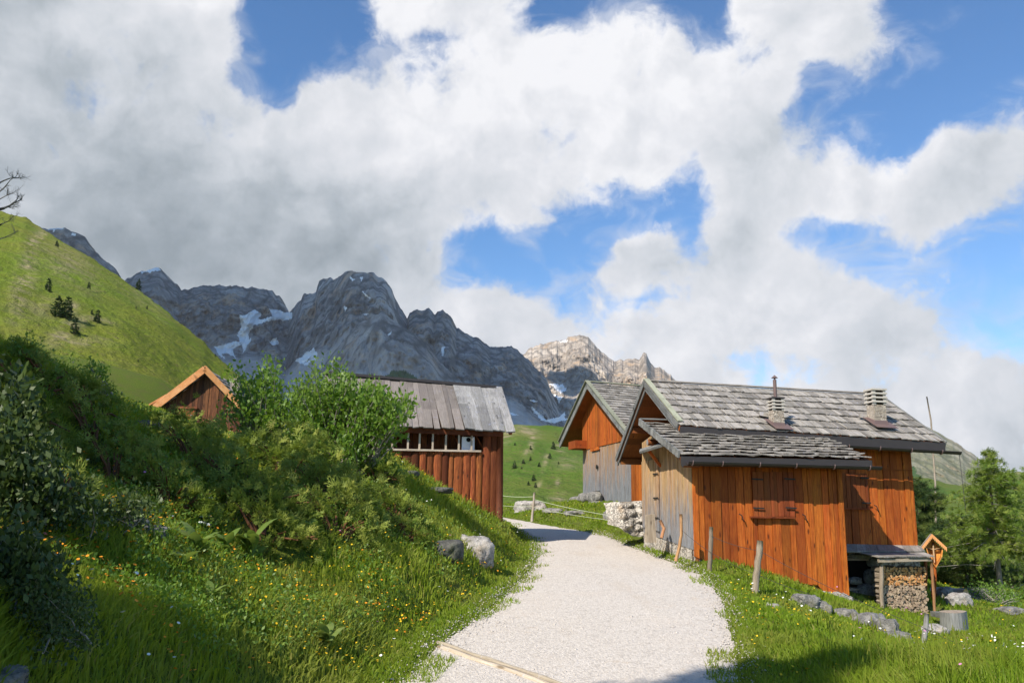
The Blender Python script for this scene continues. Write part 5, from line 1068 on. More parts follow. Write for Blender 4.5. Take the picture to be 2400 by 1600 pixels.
# ------------------------------------------------------------------ plants
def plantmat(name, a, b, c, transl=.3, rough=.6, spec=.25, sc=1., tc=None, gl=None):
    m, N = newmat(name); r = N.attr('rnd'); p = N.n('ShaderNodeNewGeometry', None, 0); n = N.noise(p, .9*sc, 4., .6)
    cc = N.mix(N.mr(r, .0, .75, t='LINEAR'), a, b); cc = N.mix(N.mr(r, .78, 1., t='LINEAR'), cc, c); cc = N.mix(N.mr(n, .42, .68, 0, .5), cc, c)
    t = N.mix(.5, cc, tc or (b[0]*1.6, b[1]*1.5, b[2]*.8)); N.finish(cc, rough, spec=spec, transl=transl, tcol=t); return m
M_grass = plantmat('meadow grass', (.11, .19, .012), (.28, .355, .03), (.34, .32, .08), .48)
M_grass2 = plantmat('short sunny grass', (.12, .21, .012), (.26, .36, .025), (.29, .28, .06), .45)
M_junip = plantmat('juniper needles', (.055, .10, .02), (.22, .29, .045), (.38, .38, .08), .34, sc=2)
M_leaf = plantmat('willow leaves', (.08, .17, .02), (.17, .29, .035), (.24, .33, .07), .42, .45, .4)
M_darkleaf = plantmat('dark shrub leaves', (.03, .06, .015), (.06, .10, .022), (.10, .13, .03), .25, .5, .4)
M_hell = plantmat('broad pleated leaves', (.12, .20, .035), (.20, .28, .06), (.26, .30, .09), .35, .5)
M_pine = plantmat('stone pine needles', (.022, .05, .018), (.06, .105, .028), (.20, .24, .04), .2)
M_larch = plantmat('larch needles', (.12, .20, .035), (.25, .34, .06), (.34, .38, .09), .48)
M_spruce = plantmat('far conifer needles', (.025, .05, .018), (.05, .09, .025), (.08, .12, .03), .15)
M_yel = flat('yellow petals', (.80, .50, .02), .6, .2, .15, 9); M_orf = flat('orange petals', (.75, .28, .02), .6, .2, .15, 9); M_wht = flat('white petals', (.78, .78, .70), .6, .2, .08, 9); M_pnk = flat('pink petals', (.55, .22, .42), .6, .2, .2, 9); M_vio = flat('violet petals', (.28, .22, .70), .6, .2, .2, 9)
M_twig = flat('grey twigs', (.30, .27, .23), .85, .15, .3, 15); M_trunk = flat('larch bark', (.26, .21, .18), .9, .1, .4, 7); M_brtwig = flat('reddish dead twigs', (.16, .075, .04), .9, .1, .4, 15)
def rotm(az, tilt, roll=None):
    """Nx3x3: local +Z leaned by tilt toward azimuth az, spun by roll"""
    ca, sa, ct, st = np.cos(az), np.sin(az), np.cos(tilt), np.sin(tilt); roll = RNG.uniform(0, 6.283, len(az)) if roll is None else roll
    z = np.stack([st*ca, st*sa, ct], -1); h = np.stack([-sa, ca, np.zeros_like(sa)], -1); x = np.cross(h, z)
    c, s = np.cos(roll)[:, None], np.sin(roll)[:, None]; X = x*c+h*s; Y = -x*s+h*c
    return np.stack([X, Y, z], -1)
def inst(tv, tf, P, M, S):
    tv = np.asarray(tv, float); tf = np.asarray(tf); S = np.asarray(S); S = S[:, None] if S.ndim == 1 else S
    V = np.einsum('nij,nkj->nki', M, tv[None]*S[:, None, :])+P[:, None, :]
    n, k = len(P), len(tv); return V.reshape(-1, 3), (tf[None]+np.arange(n)[:, None, None]*k).reshape(-1, tf.shape[1])
def cat_(parts):
    V, F_, A_, b = [], [], [], 0
    for v, f, a in parts: V.append(v); F_.append(f+b); A_.append(a); b += len(v)
    return np.concatenate(V), np.concatenate(F_), np.concatenate(A_)
LEAF = ([(0, 0, 0), (.28, .0, .45), (0, .04, 1), (-.28, .0, .45)], [(0, 1, 2, 3)])
foot_polys = [np.array([(H.W(a, b, 0).x, H.W(a, b, 0).y) for a, b in ((0, 0), (uL, 0), (uL, .85), (UM, .85), (UM, 5.6), (.2, 5.6), (.2, 3.1), (0, 3.1))]), np.array([(B.W(a, b, 0).x, B.W(a, b, 0).y) for a, b in ((-9, .05), (.02, .05), (.02, 3.6), (-9, 3.6))]), np.array([(Q.W(a, b, 0).x, Q.W(a, b, 0).y) for a, b in ((0, -9), (8, -9), (8, 0), (0, 0))])]
def sample(n, d0, d1, lo=-.78, hi=.78):
    D = d0*np.exp(RNG.uniform(0, math.log(d1/d0), n)); return RNG.uniform(lo, hi, n)*D, D
def ok_(x, y, edge=-.03):
    rd = road_dist(x, y); k = rd > edge+RNG.uniform(-.1, .06, len(x))*(RNG.random(len(x)) < .5)
    for P in foot_polys: k &= ~inpoly(x, y, P)
    return k, rd
def blades(name, n, d0, d1, hfun, mat, label, wk=1., lo=-.78, hi=.78, keep=None):
    x, y = sample(n, d0, d1, lo, hi); k, rd = ok_(x, y); 
    if keep is not None: k &= keep(x, y, rd)
    x, y, rd = x[k], y[k], rd[k]; z = gzi(x, y); h = hfun(x, y, rd)*RNG.uniform(.55, 1.25, len(x)); n = len(x)
    w = (.0022+.0009*y**.95)*wk*RNG.uniform(.7, 1.3, n); az = RNG.uniform(0, 6.283, n); f = fbm(x*1.1, y*1.1, 0, 2, 91)*4; la = az+f*.5; ln = h*np.abs(RNG.normal(.38, .32, n))
    dx, dy = np.cos(la)*ln, np.sin(la)*ln; wx, wy = np.cos(az)*w, np.sin(az)*w
    B_ = np.stack([x, y, z-.02], -1); W_ = np.stack([wx, wy, 0*w], -1); Mi = B_+np.stack([dx*.35, dy*.35, h*.58], -1); T_ = B_+np.stack([dx, dy, h*np.clip(1-ln/h*.3, .5, 1)], -1)
    V = np.stack([B_-W_, B_+W_, Mi+W_*.8, Mi-W_*.8, T_], 1).reshape(-1, 3); i = np.arange(n)[:, None]*5
    F_ = np.concatenate([i+[0, 1, 2], i+[0, 2, 3], i+[3, 2, 4]]); r = np.clip(RNG.random(n)*.75+fbm(x*.7, y*.7, 2, 3, 95)*.45+.05, 0, 1); dry = RNG.random(n) < .05; r[dry] = 1
    o_ = npmesh(name, V, F_, mat, fattrs={'rnd': np.tile(r, 3)}); tag(o_, label, None, None, 'stuff'); return o_
JC = []
def jmask(x, y):
    m_ = np.zeros(len(x), bool)
    for cx_, cy_, a_, b_ in JC: m_ |= ((x-cx_)/a_)**2+((y-cy_)/b_)**2 < .8
    return m_
def h_left(x, y, rd): return np.clip(.35+rd, .4, 1)*np.where(jmask(x, y), .22, 1.)*(.08+.09*np.clip(rd/1.2, 0, 1)+.10*np.clip(fbm(x*.8, y*.8, 0, 3, 92)*1.6+.3, 0, 1))*np.clip(1.1-y/60, .5, 1)
isleft = lambda x, y, rd: x < np.interp(y, RL[:, 1][20:380], RL[:, 0][20:380])+1.0
isright = lambda x, y, rd: ~isleft(x, y, rd)
JL = [(345, 1120, 100, 26, .18, 'spreading juniper shrub on the slope just below the hut, leftmost of the sunlit ones'), (490, 1100, 110, 20, .12, 'juniper shrub directly below the hut front'), (640, 1085, 110, 24, .28, 'juniper shrub under the sparse left leafy stems'), (480, 1110, 140, 34, .5, 'big juniper mat in the upper middle of the slope'), (680, 1120, 150, 36, .5, 'big juniper mat below the round leafy shrub'),
      (400, 1185, 110, 34, .45, 'juniper shrub at the left lower edge of the juniper slope'), (590, 1195, 150, 38, .5, 'broad juniper mat in the centre of the slope'), (780, 1185, 130, 34, .48, 'broad juniper mat right of centre on the slope'), (620, 1262, 130, 26, .42, 'lowest juniper shrub with brown dead twigs above the yellow flowers'), (790, 1255, 110, 26, .42, 'low juniper shrub above the meadow right of the brown twigs'),
      (920, 1205, 80, 26, .36, 'small olive juniper shrub between the slope and the boulders'), (955, 1262, 55, 20, .3, 'small olive juniper shrub beside the mossy boulder'), (880, 1130, 70, 22, .35, 'juniper shrub below the right arching branches'), (110, 905, 105, 26, .26, 'dark juniper shrub on the shaded crest at the upper left'), (215, 960, 85, 22, .22, 'dark juniper shrub on the shaded crest left of the hut'), (300, 1050, 60, 18, .12, 'small shaded juniper between crest and hut'), (60, 975, 110, 34, .32, 'dense dark juniper on the shaded slope at the left edge, upper one'), (60, 1070, 120, 36, .45, 'dense dark juniper on the shaded slope at the left edge, lower one'), (220, 1050, 90, 24, .35, 'dark juniper in the middle of the shaded upper slope'), (270, 1130, 90, 28, .35, 'juniper shrub left of the main mats with grass around it'), (130, 1190, 90, 26, .32, 'low juniper beside the dark leafed bush in the left meadow')]
def hitpx(px, py): x, y, z = ground_hit(px, py); return Vector((x, y, z))
for (px, py, rx, ry, hg, l_) in JL:
    C = hitpx(px, py); sc = C.y/FPX; JC.append((C.x, C.y, rx*sc, max(ry*sc*2.1, rx*sc*.55)))
blades('meadow_grass', 330000, 2.4, 36, h_left, M_grass, 'tall flowering meadow grass covering the left bank', lo=-.8, hi=.25, keep=isleft)
def h_right(x, y, rd): return .05+.05*np.clip(rd, 0, 1)+.05*np.clip(fbm(x*.8, y*.8, 0, 3, 93)*2, 0, 1)+.20*np.clip((10.5-y)/2.5, 0, 1)*np.clip((rd-.3)/1.2, 0, 1)
blades('short_grass', 260000, 5, 48, h_right, M_grass2, 'short green grass right of the path and around the farmhouse', keep=isright, lo=-.15, hi=.8)
# stray tufts reaching onto the gravel
def tufts_keep(x, y, rd): return (rd < .12)
# flowers
def blooms(name, n, d0, d1, keep, hh, rad, mat, label, lo=-.75, hi=.75, thr=.0, seed=5, stem=True):
    x, y = sample(n, d0, d1, lo, hi); k, rd = ok_(x, y, .15); k &= keep(x, y, rd); k &= fbm(x*.9, y*.9, 0, 3, seed) > thr; x, y = x[k], y[k]; n = len(x); z = gzi(x, y)
    h = hh*RNG.uniform(.6, 1.2, n); M = rotm(RNG.uniform(0, 6.28, n), RNG.uniform(0, .9, n)); a = np.arange(6)*math.pi/3
    tv = [(math.cos(t), math.sin(t), .35) for t in a]; tf = [(0, 1, 2, 3), (0, 3, 4, 5)]
    tv = tv+[(0, 0, 0)]; tf = [(6, 0, 1, 2), (6, 2, 3, 4), (6, 4, 5, 0)]
    V, F_ = inst(tv, tf, np.stack([x, y, z+h], -1), M, rad*RNG.uniform(.7, 1.2, n)*(1+.02*y)); o_ = npmesh(name, V, F_, mat); tag(o_, label, None, None, 'stuff')
blooms('yellow_flowers', 12000, 3, 22, isleft, .18, .0095, M_yel, 'small yellow flowers scattered through the left meadow', -.75, .1, .13, 5)
blooms('yellow_flowers', 4200, 8, 34, isright, .11, .0115, M_yel, 'small yellow flowers in the grass beside the farmhouse', -.1, .7, .12, 6)
blooms('orange_flowers', 5000, 3, 20, isleft, .19, .011, M_orf, 'small orange flowers in clumps in the left meadow', -.6, .05, .16, 15)
blooms('white_flowers', 500, 3, 24, isleft, .25, .013, M_wht, 'tiny white flowers sprinkled in the left meadow', -.75, .1, .05, 8)
blooms('pink_flowers', 420, 3, 18, lambda x, y, rd: rd > .5, .26, .014, M_pnk, 'pink clover flowers in the grass', -.75, .7, .12, 9)
blooms('pale_flowers', 450, 8, 14, isright, .26, .012, M_wht, 'pale flower heads in the tall grass at the lower right', .2, .7, .0, 10)
# juniper
sp_v, sp_f = [], []
for k, (a, l) in enumerate([(-1.1, .55), (-.7, .8), (-.3, .95), (0, 1.), (.35, .93), (.75, .78), (1.15, .5)]):
    for j in range(3):
        s0 = l*(.25+.25*j); c = np.array([math.sin(a)*s0, 0, math.cos(a)*s0]); b = a+(-1)**(j+k)*.7; t = .24
        e = c+np.array([math.sin(b)*t, .10*(-1)**k, math.cos(b)*t]); w = np.array([math.cos(b), .5, -math.sin(b)])*.055; i = len(sp_v); sp_v += [c-w, c+w, e]; sp_f.append((i, i+1, i+2))
    c0, c1 = np.array([math.sin(a)*.1, 0, math.cos(a)*.1]), np.array([math.sin(a)*l, -.03, math.cos(a)*l]); w = np.array([math.cos(a), .3, -math.sin(a)])*.05; i = len(sp_v); sp_v += [c0-w, c0+w, c1]; sp_f.append((i, i+1, i+2))
def hitpx(px, py): x, y, z = ground_hit(px, py); return Vector((x, y, z))
def juniper(px, py, rx, ry, hgt, label, dens=210, mat=None, seed=1, size=.12, group='juniper shrubs on the left slope'):
    C = hitpx(px, py); sc = C.y/FPX; a, b = rx*sc, max(ry*sc*2.1, rx*sc*.55); hgt *= 1.7; n = int(math.pi*a*b*dens*1.7)
    r = np.sqrt(RNG.random(n)); t = RNG.uniform(0, 6.283, n); x, y = C.x+a*r*np.cos(t), C.y+b*r*np.sin(t); bump = .35+.9*np.clip(fbm(x*1.9, y*1.9, seed, 3, 70)+.35, 0, 1)
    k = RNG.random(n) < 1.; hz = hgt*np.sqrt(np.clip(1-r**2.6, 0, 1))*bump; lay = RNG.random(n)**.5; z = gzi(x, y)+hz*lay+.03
    az = np.arctan2(np.sin(t)*a, np.cos(t)*b)+RNG.normal(0, .7, n); tilt = np.clip(.45+r*.75+RNG.normal(0, .3, n), .1, 1.7)
    V, F_ = inst(sp_v, sp_f, np.stack([x, y, z], -1), rotm(az, tilt), size*RNG.uniform(.6, 1.35, n)*(1+C.y*.02))
    rr = np.repeat(np.clip(RNG.random(n)*.5+lay*.55-.08, 0, 1), len(sp_f)); root = empty('juniper_shrub', C); tag(root, label, 'juniper', group)  # upper sprays get the brighter tones, sunlit tips put into the needle colour
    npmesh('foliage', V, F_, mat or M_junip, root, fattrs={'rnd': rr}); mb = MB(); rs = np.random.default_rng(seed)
    for _ in range(14):
        q = rs.uniform(0, 6.28); e = rs.uniform(.5, .95); ex, ey = C.x+a*e*math.cos(q), C.y+b*e*math.sin(q); s_ = Vector((C.x+.2*a*math.cos(q), C.y+.2*b*math.sin(q), C.z)); s_.z = float(gzi(s_.x, s_.y)); E_ = Vector((ex, ey, float(gzi(ex, ey))+hgt*.45)); mb.tube([s_, lerp(s_, E_, .5)+Vector((0, 0, .05)), E_], [.02, .014, .006], 5)
    mb.build('branches', [M_brtwig], root, True)
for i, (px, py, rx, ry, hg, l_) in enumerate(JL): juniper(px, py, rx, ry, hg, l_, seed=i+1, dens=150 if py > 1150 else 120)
# low leafy herbs between the junipers
x, y = sample(60000, 6, 21, -.6, .0); k, rd = ok_(x, y, .6); k &= isleft(x, y, rd) & (fbm(x*.8, y*.8, 5, 3, 61) > -.05); x, y = x[k], y[k]; n = len(x); hj = np.where(jmask(x, y), RNG.uniform(.1, .45, n), RNG.uniform(.03, .2, n))
V, F_ = inst(LEAF[0], LEAF[1], np.stack([x, y, gzi(x, y)+hj], -1), rotm(RNG.uniform(0, 6.28, n), RNG.uniform(.3, 1.5, n)), RNG.uniform(.018, .05, n)); o_ = npmesh('herb_leaves', V, F_, M_leaf, fattrs={'rnd': RNG.random(n)}); tag(o_, 'low leafy herbs growing between the junipers on the left slope', None, None, 'stuff')
# leafy shrubs
def shrub(base, lobes, label, nb, leafs, lsize, mat, name='leafy_shrub', cat='shrub', seed=3, D=16., dj=.9, up=.5, spread=.11, bare=0):
    rs = np.random.default_rng(seed); small_ = base[2] < 11; Bp = hitpx(base[0], base[1]) if small_ else at(*base); D = Bp.y if small_ else D; Bp.z = float(gzi(Bp.x, Bp.y)); root = empty(name, Bp); tag(root, label, cat); mb = MB(); P = []; Dn = []
    wts = np.array([l[2]*l[3] for l in lobes], float); wts /= wts.sum()
    for i in range(nb):
        l = lobes[rs.choice(len(lobes), p=wts)]; r, t = math.sqrt(rs.random()), rs.uniform(0, 6.283)
        tip = at(l[0]+l[2]*r*math.cos(t), l[1]+l[3]*r*math.sin(t), D+rs.uniform(-dj, dj)); b0 = Bp+Vector((rs.uniform(-.25, .25), rs.uniform(-.25, .25), 0)); n = 7; L = (tip-b0).length; m_ = lerp(b0, tip, .5)+Vector((rs.uniform(-.12, .12)*L, rs.uniform(-.1, .1)*L, rs.uniform(-.02, .15)*L))
        pts = [(b0*(1-s)**2+m_*2*s*(1-s)+tip*s*s)+Vector(rs.normal(0, .012*L, 3).tolist())*(s*(1-s)*3) for s in [k/n for k in range(n+1)]]
        if not small_ or i % 9 == 0: mb.tube(pts, [(.018*(1-k/n)**1.1+.0035)*(.3 if small_ else 1) for k in range(n+1)], 5)
        if i < bare: continue
        for k in range(leafs):
            s = 1-abs(rs.normal(0, .26)); s = max(.35, s); j = min(int(s*n), n-1); f = s*n-j; q = lerp(pts[j], pts[j+1], f); P.append((q.x+rs.normal(0, spread), q.y+rs.normal(0, spread), q.z+rs.normal(.02, spread*1.1)))
    P = np.array(P); nl = len(P); M = rotm(rs.uniform(0, 6.28, nl), np.clip(rs.normal(up+.25, .5, nl), 0, 2.2), rs.uniform(0, 6.28, nl))
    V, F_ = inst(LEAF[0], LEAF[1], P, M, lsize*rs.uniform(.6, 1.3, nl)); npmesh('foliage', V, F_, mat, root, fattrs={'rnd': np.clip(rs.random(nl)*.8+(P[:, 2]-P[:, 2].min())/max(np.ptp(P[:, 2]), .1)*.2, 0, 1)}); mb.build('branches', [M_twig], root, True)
shrub((640, 1040, 16.5), [(585, 900, 45, 55), (640, 870, 30, 35), (560, 960, 45, 40), (510, 850, 6, 12), (615, 840, 12, 22), (650, 960, 50, 50), (540, 860, 10, 30)], 'sparse upright leafy stems beside the orange roofed hut', 64, 44, .10, M_leaf, seed=3, D=16.3, spread=.085)
shrub((770, 1070, 15.6), [(765, 960, 105, 65), (725, 910, 45, 35), (783, 858, 12, 34), (740, 868, 10, 22), (815, 880, 14, 26), (700, 890, 12, 24), (800, 915, 60, 35), (690, 965, 50, 40), (790, 1030, 110, 45), (850, 930, 40, 40)], 'dense round leafy shrub in front of the log barn roof', 190, 54, .088, M_leaf, seed=5, D=15.6, spread=.095)
shrub((830, 1075, 15.2), [(880, 940, 50, 40), (930, 965, 40, 30), (900, 1000, 55, 35), (870, 910, 25, 25), (850, 1040, 60, 35), (945, 945, 20, 18), (890, 905, 10, 14)], 'leaning leafy shrub with bare grey branches arching over the barn gallery', 135, 46, .095, M_leaf, seed=7, D=15.3, spread=.085, bare=6)
shrub((900, 1120, 15.5), [(900, 1100, 50, 22), (860, 1110, 40, 20)], 'low leafy suckers at the foot of the leaning shrub', 26, 40, .075, M_leaf, seed=8, D=15.5, dj=.5, spread=.09)
shrub((160, 880, 10.2), [(160, 825, 22, 26), (145, 860, 22, 16), (178, 845, 16, 16)], 'small bright leafy sapling on the crest at the left', 20, 40, .055, M_leaf, seed=9, D=10.2, dj=.3, spread=.06)
shrub((215, 910, 11.2), [(215, 870, 22, 18), (195, 880, 18, 14), (238, 880, 12, 14)], 'low leafy twigs right of the bright sapling', 12, 36, .05, M_leaf, seed=10, D=11.2, dj=.3, spread=.06)
shrub((45, 855, 9.6), [(45, 820, 22, 12), (20, 835, 20, 12), (60, 825, 12, 10)], 'low leafy twigs on the crest at the far left', 12, 36, .05, M_leaf, seed=12, D=9.6, dj=.3, spread=.06)
shrub((10, 1060, 6.2), [(20, 900, 30, 50), (40, 960, 30, 50), (10, 1010, 40, 50)], 'dark broad-leaved plant in the shade at the left edge', 22, 34, .11, M_darkleaf, seed=13, D=6.0, dj=.3, spread=.09, up=.7)
shrub((30, 1230, 6.2), [(30, 1090, 70, 60), (60, 1150, 70, 50), (10, 1000, 50, 60), (20, 1210, 60, 40)], 'tall dense dark bush filling the left edge in the shade', 150, 40, .06, M_darkleaf, seed=18, D=5.6, dj=.4, spread=.09)
shrub((40, 1420, 5.0), [(30, 1330, 70, 50), (60, 1380, 60, 40), (10, 1280, 40, 40)], 'dark shaded bush below the tall dense one at the left edge', 90, 40, .045, M_darkleaf, seed=19, D=4.9, dj=.3, spread=.07)
shrub((120, 1260, 6.0), [(150, 1160, 70, 40), (210, 1200, 60, 40), (90, 1210, 50, 40)], 'low dark leafed bush in the shaded left meadow', 40, 40, .045, M_darkleaf, seed=14, D=6.3, dj=.4, spread=.07)
shrub((110, 1520, 4.6), [(100, 1440, 110, 60), (160, 1490, 90, 50), (60, 1400, 60, 40)], 'shaded low bush with tiny yellow flowers at the lower left', 70, 45, .026, M_darkleaf, seed=15, D=4.6, dj=.3, spread=.05)
shrub((300, 1250, 8.0), [(250, 1200, 50, 25), (320, 1190, 50, 25)], 'tangled leafy bush left of the juniper slope', 30, 34, .045, M_darkleaf, seed=16, D=8.0, dj=.4, spread=.07)
# hellebore plants
def hellebore(px, py, hgt, label, seed):
    rs = np.random.default_rng(seed); C = hitpx(px, py); V, F_, r_ = [], [], []
    for k in range(12):
        az = rs.uniform(0, 6.28); L = hgt*rs.uniform(.55, .85); w = L*.2; z0 = hgt*.12*(k/3); tl = rs.uniform(.15, .75); d = Vector((math.cos(az), math.sin(az), 0)); s = Vector((-math.sin(az), math.cos(az), 0)); b = len(V); K = 5
        for j in range(K+1):
            t = j/K; q = C+Vector((0, 0, z0))+d*(L*t*math.sin(tl+t*.5))+Vector((0, 0, L*t*math.cos(tl+t*.6))); ww = w*math.sin(math.pi*min(t*.92+.06, 1))
            V += [tuple(q-s*ww+d*ww*.2), tuple(q-d*ww*.25), tuple(q+s*ww+d*ww*.2)]
        for j in range(K):
            a = b+j*3; F_ += [(a, a+1, a+4, a+3), (a+1, a+2, a+5, a+4)]; r_ += [rs.random()*.7]*2
    o_ = npmesh('false_hellebore', V, F_, M_hell, smooth=True, fattrs={'rnd': r_}); tag(o_, label, 'plant', 'broad leaved plants in the meadow')
for i, (px, py, h_, l_) in enumerate([(588, 1322, .48, 'tall upright pleated-leaf plant below the brown juniper twigs'), (455, 1322, .40, 'pleated-leaf plant left of the tall upright one'), (530, 1310, .36, 'pleated-leaf plant just beside the tall upright one on its left'), (425, 1350, .30, 'low pleated-leaf plant lowest of the cluster by the yellow flowers'), (728, 1268, .36, 'pleated-leaf plant at the right end of the lowest juniper'), (765, 1530, .30, 'drooping pleated-leaf plant at the edge of the shade near the path'), (490, 1430, .26, 'pleated-leaf plant standing in the shadow boundary')]): hellebore(px, py, h_, l_, 40+i)
# white umbels
def umbel(px, py, hgt, rad, label, seed, mat=None, D=None):
    rs = np.random.default_rng(seed); C = ground_hit(px, py+25) if D is None else tuple(foot(px, py, D)); C = Vector(C); T_ = at(px, py, C.y); mb = MB(); mb.tube([C, lerp(C, T_, .6)+Vector((.01, 0, 0)), T_], [.006, .005, .003], 5); root = empty('white_umbel', C); tag(root, label, 'flower', 'white flower heads in the left meadow')
    mb.build('stem', [M_hell], root, True); n = 46; r = np.sqrt(rs.random(n))*rad; t = rs.uniform(0, 6.28, n); P = np.stack([T_.x+r*np.cos(t), T_.y+r*np.sin(t), T_.z+.03-r*r*2+rs.uniform(-.008, .008, n)], -1); a = np.arange(5)*1.2566
    V, F_ = inst([(0, 0, .1)]+[(math.cos(q), math.sin(q), .3) for q in a], [(0, 1, 2), (0, 2, 3), (0, 3, 4), (0, 4, 5), (0, 5, 1)], P, rotm(t, rs.uniform(.2, .9, n)), rad*.2*rs.uniform(.7, 1.2, n)); npmesh('flower_head', V, F_, mat or M_wht, root)
for i, (px, py, r_, l_) in enumerate([(492, 1171, .075, 'white flower head highest in front of the lower juniper'), (482, 1215, .065, 'white flower head of a group above the brown twigs, upper one'), (470, 1230, .05, 'white flower head of the group, middle left one'), (488, 1234, .045, 'white flower head of the group, lower right one'), (394, 1006, .05, 'white flower head on the crest just below the hut'), (60, 957, .07, 'white flower head standing in the dark slope at the left'), (392, 1246, .04, 'single white flower head left of the group above the brown twigs'), (448, 975, .05, 'white flower head in front of the hut door'), (603, 1116, .05, 'pale flower head in the middle of the junipers'), (400, 1215, .035, 'small white flower head beside the lower left juniper')]): umbel(px, py, .4, r_, l_, 60+i)
# conifers
def tube_tree(mb, base, h, r0, lean=(0, 0), n=8):
    pts = [base+Vector((lean[0]*(k/n)**1.5, lean[1]*(k/n)**1.5, h*k/n)) for k in range(n+1)]; mb.tube(pts, [r0*(1-k/n)**.9+.006 for k in range(n+1)], 8, jit=.06); return pts
def conifer(base, h, rad, mat, name, label, cat, group=None, whorls=12, per=7, tl=.25, dens=8, seed=1, droop=.25, low=.08, narrow=1., trunk=None, needle=None, profile=None, irregular=.25):
    rs = np.random.default_rng(seed); root = empty(name, base); tag(root, label, cat, group); mb = MB(); pts = tube_tree(mb, base-Vector((0, 0, .3)), h+.3, h*.018+.01); P, AZ, TI = [], [], []; br = MB() if trunk else mb
    for w in range(whorls):
        t = low+(1-low)*(w+rs.uniform(-.3, .3))/whorls; z = base.z+h*max(0, min(t, .985)); R_ = rad*((1-t)**narrow if profile is None else profile(t))+.02*h*(1-t)+.02
        for k in range(per):
            a = rs.uniform(0, 6.283); L = R_*rs.uniform(1-irregular*1.6, 1+irregular); tip = Vector((math.cos(a)*L, math.sin(a)*L, -L*droop+L*rs.uniform(-.1, .18))); c = Vector((base.x, base.y, z))
            if L > .12: br.tube([c, c+tip*.55+Vector((0, 0, L*.06)), c+tip], [.006*h*(1-t)*.5+.004, .004, .002], 4, cap=False)
            nn = max(2, int(dens*L/tl))
            for j in range(nn):
                s = .18+.82*(j+rs.random())/nn; q = c+tip*s+Vector((0, 0, math.sin(s*3.14)*L*.05)); P.append((q.x+rs.normal(0, tl*.16), q.y+rs.normal(0, tl*.16), q.z+rs.normal(0, tl*.14))); AZ.append(a+rs.choice((-1, 1))*rs.uniform(.2, 1.1)); TI.append(rs.uniform(1.0, 1.9))
    for _ in range(int(dens*2)): P.append((base.x+rs.normal(0, .01*h), base.y+rs.normal(0, .01*h), base.z+h*rs.uniform(.9, 1.0))); AZ.append(rs.uniform(0, 6.28)); TI.append(rs.uniform(0, .8))
    P = np.array(P); M = rotm(np.array(AZ), np.array(TI)); tv, tf = needle or (sp_v, sp_f); V, F_ = inst(tv, tf, P, M, tl*rs.uniform(.6, 1.25, len(P)))
    npmesh('foliage', V, F_, mat, root, fattrs={'rnd': np.repeat(rs.random(len(P)), len(tf))}); mb.build('trunk', [M_trunk], root, True)
    if trunk: br.build('branches', [M_twig], root, True)
    return root
SPR = ([(0, 0, 0), (.22, .02, .35), (0, 0, 1), (-.22, -.02, .35), (.0, .2, .4), (0, -.2, .4)], [(0, 1, 2, 3), (0, 4, 2, 5)])
def on_range(V, px, py):
    x, y, _ = proj(V); d = (x-px)**2+(y-py)**2; n = V.shape[0]*4//5; k = np.argmin(d[:n]); return Vector(V.reshape(-1, 3)[k].tolist())
LH = bpy.data.objects['hill']; MH = bpy.data.objects['hillside']
def vof(o_): a = np.empty(len(o_.data.vertices)*3, np.float32); o_.data.vertices.foreach_get('co', a); return a.reshape(-1, 3)
VL, VM_, VG = vof(LH), vof(MH), vof(bpy.data.objects['green_slope'])
def near(V, px, py):
    x, y, _ = proj(V); d = (x-px)**2+(y-py)**2+(V[:, 1] > 345)*1e6; k = np.argmin(d); return Vector([float(q) for q in V[k]])
def small(V, px, py, hp, label, grp, seed, w=.30, cat='conifer', lim=None):
    p = near(V, px, py); h = hp/FPX*p.y; conifer(p, h, h*w, M_spruce, 'conifer', label, cat, grp, whorls=11, per=9, tl=h*.15, dens=3.5, seed=seed, needle=SPR, low=.03, narrow=.8)
GL = 'conifers on the left hillside'
for i, (px, py, hp, l_) in enumerate([(112, 686, 34, 'upright conifer left of a smaller one high on the left hillside'), (131, 675, 22, 'smaller conifer beside the upright one high on the left hillside'), (207, 675, 16, 'tiny lone conifer on the left hillside toward the ridge'), (132, 742, 48, 'left tree of the tall close pair in the middle of the left hillside'), (152, 745, 50, 'right tree of the tall close pair in the middle of the left hillside'), (227, 754, 30, 'dark narrow conifer right of the tall pair'), (214, 738, 12, 'tiny conifer just left of the dark narrow one'), (172, 785, 38, 'dark conifer lowest on the left hillside above the bare patch'), (131, 580, 16, 'small conifer near the hill crest beside the bare scar'), (326, 672, 24, 'bright conifer standing on the ridge line against the grey rock'), (345, 725, 9, 'small bush clump on the slope below the ridge line conifer'), (318, 722, 6, 'tiny bush left of the bush clump below the ridge'), (505, 838, 9, 'tiny conifer low on the ridge line above the hut'), (322, 850, 8, 'tiny bush on the slope left of the hut')]): small(VL, px, py, hp, l_, GL, 100+i, .30 if hp > 40 else .24)
GM = 'small conifers on the green hillside beyond the barns'
